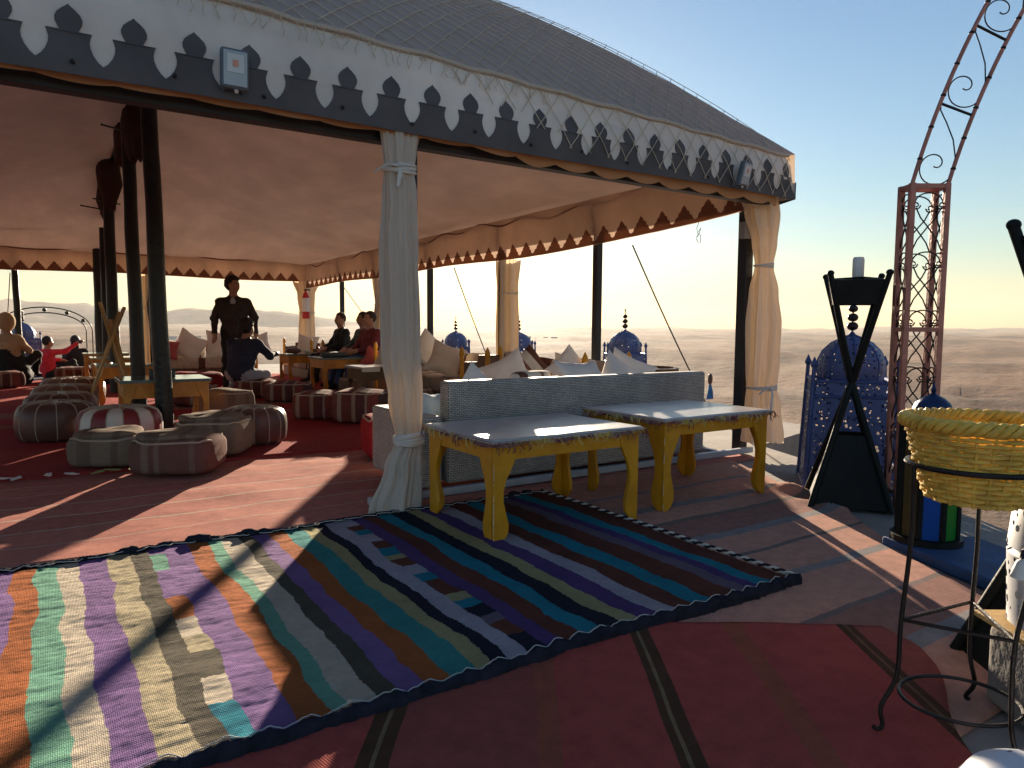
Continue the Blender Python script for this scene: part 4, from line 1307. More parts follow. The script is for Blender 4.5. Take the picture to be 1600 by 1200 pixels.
def plain_table(label, x0, y0, w, d, h, top='glass_top', wood='wood_orange', cloth_edge=False):
    t = thing('low_table', label, 'table', (x0 + w / 2, y0 + d / 2, 0), 0, 'low tables inside the tent')
    b = MB(); b.box((0, 0, h - 0.015), (w, d, 0.03)); b.build('top', top, t, smooth=False, bevel=0.004)
    b = MB(); b.box((0, 0, h - 0.04), (w - 0.02, d - 0.02, 0.018)); b.build('board', wood, t, smooth=False)
    lw = 0.12
    for sx in (-1, 1):
        for sy in (-1, 1):
            b = MB()
            out = leg_board(lw, h - 0.05)
            if sx > 0:
                out = [(-x, z) for x, z in out][::-1]
            b.prism(out, 0.06, Matrix.Translation((sx * (w / 2 - 0.03), sy * (d / 2 - 0.06), 0.024)) @ Matrix.Rotation(R(90), 4, 'X'))
            b.build('leg', wood, t, smooth=False, bevel=0.004)
    for sy in (-1, 1):
        b = MB(); b.box((0, sy * (d / 2 - 0.06), h - 0.12), (w - 0.1, 0.03, 0.14)); b.build('apron', wood, t, smooth=False)
    for sx in (-1, 1):
        b = MB(); b.box((sx * (w / 2 - 0.05), 0, h - 0.12), (0.03, d - 0.14, 0.14)); b.build('apron', wood, t, smooth=False)
    if cloth_edge:
        b = MB(); b.box((0, -d / 2 - 0.004, h - 0.035), (w + 0.02, 0.006, 0.06)); b.build('cloth_edge', 'bolster', t, smooth=False)
    return t
plain_table('orange wooden table with glass top behind the nearest black pole', 0.60, 7.98, 0.86, 0.72, 0.60)
plain_table('orange wooden table second in the row behind the poles', 0.56, 11.2, 0.86, 0.72, 0.60)
plain_table('orange wooden table third in the row behind the poles', 0.62, 13.85, 0.8, 0.7, 0.60)
plain_table('orange wooden table farthest in the row behind the poles', 0.60, 16.1, 0.8, 0.6, 0.60)
plain_table('varnished wooden table in front of the seated visitors', 3.95, 11.85, 1.15, 0.85, 0.62)
plain_table('small orange table beside the crouching person', 4.05, 14.3, 0.95, 0.75, 0.60)
plain_table('dark table with a cloth edge half hidden by the front curtain', 3.62, 9.2, 0.95, 0.7, 0.60, 'tabletop', 'wood_brown', True)

# things on the tables
t = thing('tissue_box', 'dark tissue box on the glass table behind the pole', 'box', (1.02, 8.28, 0.602))
b = MB(); b.box((0, 0, 0.045), (0.24, 0.13, 0.09)); b.build('carton', 'grey_cloth', t, smooth=False, bevel=0.006)
b = MB(); b.box((0, 0, 0.0915), (0.1, 0.03, 0.004)); b.build('slot', 'black_cloth', t, smooth=False)
t = thing('folded_jacket', 'dark folded jacket on the varnished table', 'jacket', (4.25, 12.15, 0.622))
b = MB(); b.sell((0.24, 0.16, 0.045), 0.6, 0.7, 28, 12, TR(0, 0, 0.045), lambda p: (p[0], p[1], p[2] * (1 + 0.5 * nz3(p[0] * 9, p[1] * 9)))); b.build('cloth', 'grey_cloth', t, angle=180)
for i, (x, y, s, m, lab) in enumerate(((4.22, 14.5, 0.09, 'leather_dark', 'dark bag on the small orange table'), (4.55, 14.6, 0.05, 'white', 'white bowl on the small orange table'), (4.72, 14.45, 0.06, 'leather_dark', 'dark pot on the small orange table'))):
    if i == 0:
        t = thing('bag', lab, 'bag', (x, y, 0.602))
        b = MB(); b.sell((0.16, 0.11, 0.06), 0.7, 0.7, 20, 10, TR(0, 0, 0.06), lambda p: (p[0], p[1], p[2] * (1 + 0.3 * nz3(p[0] * 12, p[1] * 12)))); b.build('pouch', m, t, angle=180)
        b = MB(); b.tube([(-0.1, 0, 0.1), (-0.05, 0.02, 0.15), (0.05, 0.02, 0.15), (0.1, 0, 0.1)], 0.008, 6); b.build('strap', m, t)
    else:
        b = MB()
        if i == 1:
            b.lathe([(0.03, 0), (0.05, 0.01), (0.09, 0.05), (0.085, 0.05), (0.045, 0.015), (0.001, 0.012)], 20)
        else:
            b.lathe([(0.05, 0), (0.075, 0.04), (0.07, 0.09), (0.03, 0.12), (0.012, 0.14), (0.015, 0.155), (0.001, 0.16)], 18)
        o = b.build('bowl' if i == 1 else 'pot', m); o.location = (x, y, 0.602); tag(o, lab, 'bowl' if i == 1 else 'pot')
# crossed folding stand
t = thing('folding_stand', 'pale wooden folding stand crossed like an X beside the poles', 'stand', (0.62, 10.45, 0.03))
for k, (a, c) in enumerate((((-0.26, -0.1, 0.0), (0.25, 0.0, 1.36)), ((0.30, -0.06, 0.0), (-0.02, 0.05, 1.42)), ((-0.20, 0.30, 0.0), (0.20, 0.1, 1.3)), ((0.34, 0.28, 0.0), (0.10, 0.12, 1.2)))):
    b = MB()
    A, Cc = Vector(a), Vector(c)
    d = (Cc - A)
    M = Matrix.Translation(A.lerp(Cc, 0.5)) @ d.to_track_quat('Z', 'Y').to_matrix().to_4x4()
    b.box((0, 0, 0), (0.075, 0.03, d.length), M)
    b.build('slat', 'wood_pale', t, smooth=False, bevel=0.004)
b = MB(); b.tube([(0.02, -0.12, 0.62), (0.1, 0.3, 0.62)], 0.016, 8); b.build('hinge_rod', 'wood_pale', t)

# ------------------------------------------------------------------ poufs
def leather_pouf(label, x, y, w, h, mat='leather', seg=12, alt=None, rz=0.0, z=0.028):
    t = thing('leather_pouf', label, 'pouf', (x, y, z), rz, 'poufs on the tent carpet')
    r = w / 2
    prof = [(0.55, 0.0), (0.86, 0.02), (0.96, 0.12), (1.0, 0.32), (1.0, 0.55), (0.97, 0.75), (0.88, 0.90), (0.72, 0.97), (0.5, 1.0), (0.25, 0.99), (0.02, 0.985)]
    P = [(r * a, h * c) for a, c in prof]
    def mod(th, zz):
        return 1 - 0.022 * abs(math.cos(th * seg / 2)) ** 8 + 0.02 * nz3(math.cos(th) * 1.5, math.sin(th) * 1.5, zz * 4 + x)
    n = seg * 5
    if alt:
        b1, b2 = MB(), MB()
        for k in range(seg):
            bb_ = (b1, b2)[k % 2]
            def fn(u, v, k=k):
                th = 2 * math.pi * (k + u) / seg
                i = v * (len(P) - 1)
                j = min(int(i), len(P) - 2)
                q = i - j
                rr = P[j][0] * (1 - q) + P[j + 1][0] * q
                zz = P[j][1] * (1 - q) + P[j + 1][1] * q
                return (rr * mod(th, zz) * math.cos(th), rr * mod(th, zz) * math.sin(th), zz)
            bb_.grid(fn, 6, 21)
        b1.build('side_panels', mat, t, angle=60)
        b2.build('pale_panels', alt, t, angle=60)
    else:
        b = MB(); b.lathe(P, n, mod=mod); b.build('body', mat, t, angle=60)
    b = MB()
    for k in range(seg):
        th = 2 * math.pi * k / seg
        b.tube([(rr * mod(th, zz) * math.cos(th) * 1.006, rr * mod(th, zz) * math.sin(th) * 1.006, zz + 0.001) for rr, zz in P[1:9]], 0.0052, 5)
    # star stitching on the lid
    for k in range(seg):
        a0, a1 = 2 * math.pi * k / seg, 2 * math.pi * (k + 1) / seg
        am = (a0 + a1) / 2
        b.tube([(r * 0.72 * math.cos(a0), r * 0.72 * math.sin(a0), h * 0.975), (r * 0.5 * math.cos(am), r * 0.5 * math.sin(am), h * 1.004), (r * 0.72 * math.cos(a1), r * 0.72 * math.sin(a1), h * 0.975)], 0.005, 5)
        b.tube([(r * 0.5 * math.cos(am), r * 0.5 * math.sin(am), h * 1.004), (r * 0.2 * math.cos(am), r * 0.2 * math.sin(am), h * 0.995)], 0.005, 5)
    b.build('stitching', 'stitch', t)
    return t

def kilim_pouf(label, x, y, w, d, h, mat='kilim_pouf', rz=0.0, flap=False, z=0.028, piping=True, pm='stitch'):
    t = thing('kilim_pouf', label, 'pouf', (x, y, z), rz, 'poufs on the tent carpet')
    def fn(p):
        k = 0.03 * nz3(p[0] * 4 + x, p[1] * 4, p[2] * 5)
        zz = p[2]
        if zz > 0:
            zz *= 1 + 0.16 * nz3(p[0] * 3 + x, p[1] * 3, 4.0) - 0.10 * (abs(p[0]) / w + abs(p[1]) / d)
        return (p[0] * (1 + k) * (1 + 0.05 * math.sin((p[2] / h + 0.5) * math.pi)), p[1] * (1 + k), zz)
    b = MB(); b.sell((w / 2, d / 2, h / 2), 0.36, 0.34, 48, 18, TR(0, 0, h / 2), fn)
    b.build('body', mat, t, angle=180)
    if piping:
        b = MB()
        for zz in (0.92, ):
            pts = []
            for i in range(44):
                a = 2 * math.pi * i / 44
                sp = lambda q: math.copysign(abs(q) ** 0.36, q)
                pts.append((w / 2 * 0.94 * sp(math.cos(a)), d / 2 * 0.94 * sp(math.sin(a)), h * (zz - 0.05 * abs(math.cos(2 * a)) + 0.05 * nz3(math.cos(a) * 2 + x, math.sin(a) * 2))))
            b.tube(pts, 0.008, 5, True)
        b.build('piping', pm, t)
    if flap:
        b = MB()
        def ff(p):
            return (p[0], p[1], p[2] * (1 + 0.6 * nz3(p[0] * 6 + x, p[1] * 6, 2)) + 0.02 * nz3(p[0] * 4, p[1] * 4 + x))
        b.sell((w * 0.44, d * 0.42, 0.035), 0.6, 0.5, 30, 8, TR(-0.02, 0, h * 0.97, 0.05), ff)
        b.build('cushion_pad', 'kilim_tan', t, angle=180)
    return t
kilim_pouf('faded rose kilim pouf nearest the camera, at the foot of the black pole', 0.83, 5.92, 0.60, 0.46, 0.29, 'kilim_rose', R(-30), True)
kilim_pouf('plain beige pouf left of the faded rose pouf', 0.42, 6.52, 0.54, 0.46, 0.26, 'kilim_tan', R(-24), True)
kilim_pouf('beige pouf with a folded cover right of the black pole', 1.22, 6.62, 0.58, 0.52, 0.33, 'kilim_tan', R(-30), True)
leather_pouf('round dark leather pouf right of the black pole with pale stitching', 1.66, 7.05, 0.62, 0.35, 'leather_dark', 14)
leather_pouf('wine and white panelled leather pouf under the glass table', 0.56, 7.58, 0.74, 0.36, 'leather_wine', 16, 'leather_white')
for i, (x, y, w) in enumerate(((0.06, 8.28, 0.70), (0.12, 9.35, 0.74), (0.18, 10.6, 0.76), (0.30, 12.0, 0.84))):
    leather_pouf(('brown leather pouf nearest in the row at the left', 'brown leather pouf second in the row at the left', 'brown leather pouf third in the row at the left', 'pale topped leather pouf last in the row at the left')[i], x, y, w, 0.37, ('leather_dark', 'leather_dark', 'leather', 'leather')[i], 12, None, 0.2 * i)
kilim_pouf('ribbed brown pouf at the left edge beside the robed person', -0.72, 15.6, 0.7, 0.6, 0.30, 'kilim_pouf', 0.2)
kilim_pouf('brown striped pouf with pale piping in the middle of the red carpet', 2.80, 8.55, 0.56, 0.5, 0.34, 'kilim_pouf', R(-35))
kilim_pouf('dark striped pouf just left of the wicker sofa end', 3.12, 7.95, 0.62, 0.5, 0.40, 'kilim_pouf', R(-40))
kilim_pouf('rose striped pouf in front of the crouching person', 3.05, 10.75, 0.66, 0.5, 0.30, 'kilim_pouf', R(-28))
kilim_pouf('brown pouf left of the rose striped pouf', 2.78, 11.6, 0.60, 0.5, 0.30, 'kilim_pouf', R(-25))
kilim_pouf('low pouf under the crouching person', 2.92, 13.0, 0.6, 0.5, 0.26, 'kilim_pouf', R(-20))
kilim_pouf('red and pale pouf behind the pole row near the bench', 2.25, 13.8, 0.9, 0.5, 0.30, 'red_pouf', R(-10))
kilim_pouf('bright red pouf with white piping against the sofa end', 2.46, 5.66, 0.42, 0.48, 0.38, 'red_pouf', R(-12))
kilim_pouf('cream striped pouf under the varnished table', 4.3, 11.2, 0.5, 0.4, 0.30, 'kilim_tan', 0.1)
kilim_pouf('small tan pouf beside the cloth edged table', 4.15, 8.72, 0.45, 0.4, 0.32, 'kilim_tan', 0.3)
kilim_pouf('brown pouf between the rows near the second table', 1.75, 10.9, 0.55, 0.5, 0.30, 'kilim_pouf', 0.4)
kilim_pouf('striped pouf at the right of the glass table', 1.78, 8.9, 0.5, 0.5, 0.38, 'kilim_tan', 0.5)
kilim_pouf('sunlit pouf behind the row of leather poufs', 0.45, 17.0, 0.6, 0.5, 0.28, 'kilim_pouf', 0.1)

# scraps of paper and leaf on the carpet seam
for i, (x, y) in enumerate(((-0.42, 6.18), (-0.30, 6.21), (-0.22, 6.16), (-0.02, 6.2), (0.12, 6.15), (0.30, 6.12), (0.40, 6.16), (0.52, 6.10), (0.62, 6.13))):
    b = MB()
    rr = random.Random(i)
    n = 9
    pts = [(0.045 * (0.6 + 0.6 * rr.random()) * math.cos(2 * math.pi * k / n) * 1.7, 0.03 * (0.5 + 0.8 * rr.random()) * math.sin(2 * math.pi * k / n)) for k in range(n)]
    b.prism(pts, 0.003, TR(0, 0, 0, rr.random() * 3))
    o = b.build('paper_scrap', 'leaf' if i > 4 else 'paper', smooth=False)
    o.location = (x, y - 0.02, 0.048)
    tag(o, 'greenish scrap lying on the carpet seam by the beige pouf' if i > 4 else 'pale scrap lying on the carpet seam at the left', 'scrap', 'green scraps on the carpet' if i > 4 else 'pale scraps on the carpet')

# ------------------------------------------------------------------ wicker sofa
SO = thing('wicker_sofa', 'grey wicker sofa seen from behind, yellow tables against its back', 'sofa', (3.45, 4.5, 0))
def part(name, mat, boxes, bevel=0.01, smooth=False):
    b = MB()
    for c, d in boxes:
        b.box(c, d)
    return b.build(name, mat, SO, smooth=smooth, bevel=bevel)
sx0, sx1 = -1.40, 1.33
part('backrest', 'wicker', [((0.06, -0.27, 0.44), (2.54, 0.13, 0.70))], 0.025)
part('armrest', 'wicker', [((-1.325, 0.10, 0.32), (0.15, 0.87, 0.48))], 0.02)
part('armrest', 'wicker', [((1.36, 0.18, 0.32), (0.13, 0.72, 0.46))], 0.02)
part('seat_base', 'wicker', [((0.02, 0.14, 0.20), (2.50, 0.66, 0.22))], 0.01)
part('seat_cushion', 'cushion_white', [((-0.62, 0.16, 0.38), (1.22, 0.62, 0.13))], 0.04)
part('seat_cushion', 'cushion_white', [((0.66, 0.16, 0.38), (1.28, 0.62, 0.13))], 0.04)
for x in (-1.25, 0.0, 1.25):
    for y in (-0.22, 0.42):
        part('foot', 'beam', [((x, y, 0.045), (0.05, 0.05, 0.09))], 0.004)
b = MB(); b.box((3.55, 4.17, 0.045), (3.75, 0.055, 0.05)); b.box((5.0, 4.62, 0.045), (0.05, 0.8, 0.05))
tag(b.build('base_rail', 'pale_rail', smooth=False, bevel=0.006), 'pale metal rail on the floor along the back of the wicker sofa', 'rail')
t = thing('tassel_pendant', 'leather pendant with blue tassel hung on the right end of the sofa', 'pendant', (4.83, 4.16, 0.72))
b = MB(); b.sell((0.028, 0.012, 0.05), 0.9, 1, 16, 10, TR(0, 0, 0.0)); b.build('leather_oval', 'leather', t)
b = MB()
for i in range(26):
    a = i / 25 - 0.5
    b.tube([(a * 0.02, 0, -0.045), (a * 0.06, -0.005 + 0.01 * nz3(i, 1), -0.11), (a * 0.085, 0.006 * nz3(i, 3), -0.175)], 0.0035, 4)
b.build('tassel', 'tassel', t)
# round wicker table behind the sofa
t = thing('round_wicker_table', 'round wicker tray table behind the right end of the sofa', 'table', (5.02, 5.22, 0))
b = MB(); b.lathe([(0.36, 0), (0.375, 0.02), (0.375, 0.05), (0.345, 0.055), (0.33, 0.03), (0.001, 0.03)], 40, (0, 0, 0.715)); b.build('tray_rim', 'wood_brown', t)
b = MB(); b.lathe([(0.22, 0.02), (0.17, 0.3), (0.30, 0.66), (0.355, 0.715), (0.3, 0.72)], 36); b.build('woven_body', 'wicker', t)

# ------------------------------------------------------------------ benches round the tent edge
def bench(label, x, y, w, d, rz, nb, seed=0):
    """bench with its back along local -x side; length along local y = w"""
    t = thing('divan_bench', label, 'bench', (x, y, 0.028), rz, 'divans round the edge of the tent')
    b = MB(); b.box((0, 0, 0.10), (d - 0.06, w - 0.06, 0.20)); b.build('base', 'wood_brown', t, smooth=False, bevel=0.006)
    b = MB(); b.sell((d / 2, w / 2, 0.12), 0.3, 0.18, 48, 14, TR(0, 0, 0.31)); b.build('seat_mattress', 'bench_cloth', t, angle=180)
    for i in range(nb):
        yy = -w / 2 + (i + 0.5) * w / nb
        b = MB()
        b.sell((0.11, w / nb / 2 * 0.96, 0.19), 0.45, 0.35, 28, 14, TR(d / 2 - 0.10, yy, 0.57, 0, 0, R(8)), lambda p: (p[0] * (1 + 0.2 * nz3(p[1] * 4 + i, p[2] * 4, seed)), p[1], p[2]))
        b.build('back_bolster', ('bench_cloth', 'cushion_cream', 'cushion_brown')[(i + seed) % 3], t, angle=180)
    for s_ in (-1, 1):
        b = MB()
        b.box((0.02, s_ * (w / 2 + 0.03), 0.33), (d * 0.9, 0.04, 0.66))
        b.box((d * 0.2, s_ * (w / 2 + 0.03), 0.70), (d * 0.5, 0.038, 0.10))
        b.build('end_board', 'wood_brown', t, smooth=False, bevel=0.004)
        for q in (-0.42, 0.44):
            b = MB()
            b.lathe([(0.032, 0), (0.032, 0.72), (0.022, 0.73), (0.036, 0.76), (0.036, 0.80), (0.024, 0.84), (0.002, 0.88)], 14, (d * q, s_ * (w / 2 + 0.03), 0.0))
            b.build('finial_post', 'wood_yellow', t)
    return t
bench('striped divan along the open side behind the wicker sofa', 5.02, 6.72, 1.9, 0.72, 0, 3, 0)
bench('striped divan on the side next to the curtained post', 5.02, 9.55, 2.3, 0.72, 0, 3, 1)
bench('divan under the three seated visitors', 5.02, 12.75, 2.7, 0.72, 0, 3, 2)
bench('divan in the far right corner of the tent', 5.02, 15.9, 2.0, 0.72, 0, 2, 1)
bench('cream divan on the far side behind the standing man', 3.0, 16.85, 1.9, 0.72, R(90), 2, 2)

# ------------------------------------------------------------------ cushions
def cushion(label, x, y, z, s, th, mat, rz, rx, ry=0.0, sy=1.0, seed=0.0):
    b = MB()
    def fn(p):
        a, c = p[0] / s, p[1] / (s * sy)
        e = max(abs(a), abs(c))
        cc = abs(a * c)
        k = 1 + 0.22 * cc - 0.10 * (1 - cc) * e ** 3
        zz = p[2] * (0.15 + 0.85 * max(0, (1 - abs(a) ** 2.6)) ** 0.6 * max(0, (1 - abs(c) ** 2.6)) ** 0.6)
        zz += 0.02 * nz3(a * 1.6 + seed, c * 1.6, 1.0) + 0.006 * nz3(a * 6 + seed, c * 6, 3.0)
        return (p[0] * k, p[1] * k, zz)
    n = 22
    for sg in (1, -1):
        vs_ = []
        for j in range(n + 1):
            for i in range(n + 1):
                u, v = 2 * i / n - 1, 2 * j / n - 1
                hgt = th * max(0, (1 - abs(u) ** 2.4)) ** 0.55 * max(0, (1 - abs(v) ** 2.4)) ** 0.55
                k = 1 - 0.09 * (1 - abs(u * v)) * max(abs(u), abs(v)) ** 4 + 0.06 * abs(u * v) ** 2
                w = 0.03 * nz3(u * 1.2 + seed, v * 1.2, 1.0) + 0.008 * nz3(u * 5 + seed, v * 5, 3.0) * (1 - max(abs(u), abs(v)) ** 6)
                vs_.append((s * u * k, s * sy * v * k, sg * hgt + w))
        fs = []
        for j in range(n):
            for i in range(n):
                q = (j * (n + 1) + i, j * (n + 1) + i + 1, (j + 1) * (n + 1) + i + 1, (j + 1) * (n + 1) + i)
                fs.append(q if sg > 0 else q[::-1])
        b.add(vs_, fs)
    o = b.build('cushion', mat, angle=180)
    o.location = (x, y, z - 0.045 - (0.03 if y < 7 else 0))
    o.rotation_euler = (rx - R(6), ry, rz)
    o.scale = (0.88, 0.88, 0.95)
    return tag(o, label, 'cushion', 'cushions on the sofas')
CU = [
    ('large white cushion peaking above the left end of the wicker back', 2.72, 4.56, 0.66, 0.25, 0.09, 'cushion_white', R(-20), R(72), R(40)),
    ('grey blue cushion squeezed behind the left arm of the sofa', 2.25, 4.46, 0.60, 0.20, 0.08, 'cushion_blue', R(20), R(70), R(8)),
    ('tall pointed white cushion standing on its corner', 4.80, 9.55, 0.86, 0.26, 0.09, 'cushion_white', R(-30), R(84), R(38)),
    ('dark brown long cushion left of the pointed one', 4.85, 10.35, 0.76, 0.34, 0.10, 'cushion_brown', R(-30), R(80), R(5)),
    ('cream cushion slumped behind the pointed white one', 4.78, 8.95, 0.74, 0.27, 0.10, 'cushion_cream', R(-30), R(70), R(20)),
    ('white cushion leaning at a slant in the middle of the row', 4.05, 6.20, 0.70, 0.27, 0.09, 'cushion_white', R(-32), R(78), R(-28)),
    ('cream cushion with a brown band behind the slanted white one', 4.55, 6.55, 0.74, 0.25, 0.09, 'bolster', R(-25), R(76), R(-40)),
    ('flat white cushion lying along the wicker back', 3.72, 4.52, 0.76, 0.26, 0.06, 'cushion_white', R(4), R(62), R(2)),
    ('white pointed cushion left of the blue dome', 4.60, 5.85, 0.78, 0.22, 0.09, 'cushion_white', R(-30), R(80), R(46)),
    ('cream cushion right of the pointed one, under the thin post', 4.95, 6.25, 0.72, 0.24, 0.09, 'cushion_cream', R(-25), R(75), R(10)),
    ('big white cushion in front of the blue dome', 4.20, 4.62, 0.74, 0.25, 0.10, 'cushion_white', R(-16), R(70), R(34)),
    ('white cushion behind the big one at the dome', 4.60, 4.95, 0.76, 0.25, 0.09, 'cushion_white', R(-30), R(76), R(24)),
    ('small cream cushion at the right end of the sofa', 4.62, 4.55, 0.66, 0.16, 0.07, 'cushion_cream', R(5), R(75), R(5)),
    ('rose cushion beside the maroon sweater', 4.78, 11.62, 0.66, 0.20, 0.08, 'cushion_red', R(-40), R(70), R(20)),
    ('pale cushion half behind the front curtain', 4.80, 10.95, 0.70, 0.26, 0.09, 'cushion_cream', R(-40), R(76), R(15)),
    ('white cushion on the far right corner divan', 4.75, 15.3, 0.78, 0.26, 0.09, 'cushion_white', R(-40), R(80), R(8)),
    ('white cushion left of the crouching person on the far divan', 2.62, 16.75, 0.76, 0.34, 0.10, 'cushion_white', R(-8), R(76), R(30)),
    ('large white cushion beside the standing man', 3.28, 16.75, 0.76, 0.36, 0.10, 'cushion_white', R(0), R(78), R(6)),
    ('rose bolster at the left end of the far divan', 2.15, 16.55, 0.70, 0.24, 0.10, 'cushion_red', R(0), R(70), R(12)),
    ('white cushion right of the crouching person', 4.05, 16.6, 0.80, 0.26, 0.09, 'cushion_white', R(-15), R(80), R(-12)),
]
for i, c in enumerate(CU):
    cushion(*c, seed=i * 3.7)
def bolster(label, x, y, z, r, L, rz, mat='bolster'):
    b = MB()
    b.sell((L / 2, r, r), 0.4, 1.0, 36, 20)
    # turn so that the roll lies along local x
    o = b.build('bolster', mat, angle=180)
    o.location = (x, y, z); o.rotation_euler = (0, 0, rz)
    tag(o, label, 'bolster', 'cushions on the sofas')
bolster('cream bolster with brown stripes lying behind the wicker back', 3.30, 4.70, 0.70, 0.105, 0.52, R(18))
bolster('striped brown bolster left of the thin post', 4.88, 7.25, 0.74, 0.12, 0.7, R(80))

# ------------------------------------------------------------------ wrought iron arch on lattice pillars
RT_ = Vector((0.834, -0.552, 0))      # along the span
DP = Vector((0.552, 0.834, 0))        # across it
ARCH = thing('iron_arch', 'red oxide lattice pillar with wrought iron arch rising at the right', 'arch', (4.49, 2.33, 0))
PW, PD_, PH = 0.215, 0.12, 2.06
def spiral(c, r, a0, turns, dirx, n=22):
    pts = []
    for i in range(n):
        t = i / (n - 1)
        a = a0 + dirx * turns * 2 * math.pi * t
        rr = r * (1 - 0.72 * t)
        pts.append((c[0] + rr * math.cos(a), c[1] + rr * math.sin(a)))
    return pts
def pillar(off, z0, flip=1):
    O = RT_ * off
    legs = [O, O + RT_ * PW, O + DP * PD_, O + RT_ * PW + DP * PD_]
    for p in legs:
        b = MB()
        M = Matrix.Translation(p) @ Matrix.Rotation(R(-33.5), 4, 'Z')
        b.box((0, 0, (PH + z0) / 2), (0.034, 0.034, PH - z0), M)
        b.build('pillar_leg', 'red_iron', ARCH, smooth=False, bevel=0.003)
    for z in (PH - 0.018, 1.16, 0.12, z0 + 0.02):
        for a, c in ((0, 1), (2, 3), (0, 2), (1, 3)):
            b = MB()
            A, Cc = legs[a], legs[c]
            d = Cc - A
            M = Matrix.Translation((A + Cc) / 2 + Vector((0, 0, z))) @ d.to_track_quat('X', 'Z').to_matrix().to_4x4()
            b.box((0, 0, 0), (d.length - 0.032, 0.026, 0.028), M)
            b.build('cross_bar', 'red_iron', ARCH, smooth=False)
    # scroll work on each face
    for a, c in ((0, 1), (2, 3), (0, 2), (1, 3)):
        A, Cc = legs[a], legs[c]
        d = (Cc - A)
        w = d.length
        d = d.normalized()
        b = MB()
        def P(q):
            return A + d * (w / 2 + q[0]) + Vector((0, 0, q[1]))
        zz = PH - 0.05
        while zz - 0.30 > z0 + 0.05:
            top = zz
            # arched top, crossing bars and two small curls
            b.tube([P((w * 0.40 * math.cos(R(180 - 180 * i / 12)), top - 0.07 + 0.06 * math.sin(R(180 * i / 12)))) for i in range(13)], 0.0045, 5)
            for s_ in (-1, 1):
                b.tube([P((s_ * w * 0.36, top - 0.10)), P((s_ * w * 0.22, top - 0.16)), P((0, top - 0.215)), P((-s_ * w * 0.30, top - 0.30)), P((-s_ * w * 0.42, top - 0.36))], 0.0045, 5)
                b.tube([P(q) for q in [(s_ * (w * 0.36) + x, top - 0.085 + y) for x, y in spiral((0, 0), 0.026, 0 if s_ < 0 else math.pi, 1.3, s_)]], 0.0045, 5)
            zz -= 0.36
        b.build('scroll_work', 'iron', ARCH)
    # little feet curls
    b = MB()
    b.tube([legs[0] + RT_ * x + Vector((0, 0, z0 + z)) for x, z in ((0.0, 0.10), (0.0, 0.05), (-0.02, 0.01), (-0.06, 0.0), (-0.09, 0.02), (-0.095, 0.05))], 0.009, 6)
    b.build('foot_scroll', 'iron', ARCH)
pillar(0.0, -0.01)
# arch rails: gentle near the pillar, tightening to the crown
ARC_L = 3.0
def rail(side, n=60):
    """left branch mirrored about the middle of the span"""
    out = []
    for i in range(n + 1):
        t = i / n
        s_ = t * ARC_L
        th = R(14) + R(16) * s_ / 1.45 if s_ < 1.45 else R(30) + R(60) * min(1, (s_ - 1.45) / (ARC_L - 1.45))
        out.append(th)
    pts = [(0.0, PH)]
    L = ARC_L
    for i in range(n):
        th = (out[i] + out[i + 1]) / 2
        pts.append((pts[-1][0] + math.sin(th) * L / n, pts[-1][1] + math.cos(th) * L / n))
    nrm = []
    res = []
    for i, (x, z) in enumerate(pts):
        th = out[min(i, n)]
        ox, oz = (math.cos(th) * PW * side, -math.sin(th) * PW * side)
        res.append((x + ox, z + oz))
    return res, pts[-1][0]
r0, xe = rail(0)
r1, _ = rail(1)
xm = xe
pillar(2 * xm - PW, -0.4)
def to3(q, y=0.0):
    return RT_ * q[0] + DP * y + Vector((0, 0, q[1]))
for rr in (r0, r1):
    b = MB()
    full = [q for q in rr] + [(2 * xm - q[0], q[1]) for q in rr[-2::-1]]
    b.tube([to3(q) for q in full], 0.0125, 8)
    b.build('arch_rail', 'red_iron', ARCH)
    b = MB()
    for i in range(3, len(full) - 2, 4):
        b.sell((0.017, 0.017, 0.012), 1, 1, 8, 6, Matrix.Translation(to3(full[i])))
    b.build('rail_knobs', 'iron', ARCH, kind='stuff')
n = len(r0)
step = 10
idx = list(range(0, n - 1, step))
for m_ in (1, -1):
    def MM(q):
        return to3(q if m_ > 0 else (2 * xm - q[0], q[1]))
    for i in idx:
        a, c = Vector(r0[i]), Vector(r1[i])
        a2, c2 = Vector(r0[min(i + step, n - 1)]), Vector(r1[min(i + step, n - 1)])
        if i > 0:
            b = MB(); b.tube([MM(a), MM(c)], 0.009, 6); b.build('arch_bar', 'iron', ARCH)
        ux = (c - a); uy = (a2 - a)
        b = MB()
        cc_ = a + ux * 0.36 + uy * 0.20
        sp = spiral((0, 0), 0.40, math.pi * 0.0, 1.5, -1, 26)
        big = []
        # large hook from right rail round the bottom and up into a curl
        for t in range(30):
            q = t / 29
            ang = -0.1 - q * 2 * math.pi * 1.2
            rad_ = (0.50 if q < 0.25 else 0.50 - 0.42 * (q - 0.25) / 0.75)
            cxp = 0.5 - 0.10 * q
            big.append(a + ux * (cxp + rad_ * math.cos(ang)) + uy * (0.24 + rad_ * 0.42 * math.sin(ang) + 0.05 * q))
        b.tube([MM(q) for q in big], 0.0042, 5)
        b.tube([MM(a + ux * x + uy * y) for x, y in ((0.99, 0.26), (0.93, 0.42), (0.70, 0.62), (0.35, 0.80), (0.08, 0.92), (0.02, 1.0))], 0.0042, 5)
        b.build('arch_scroll', 'iron', ARCH)
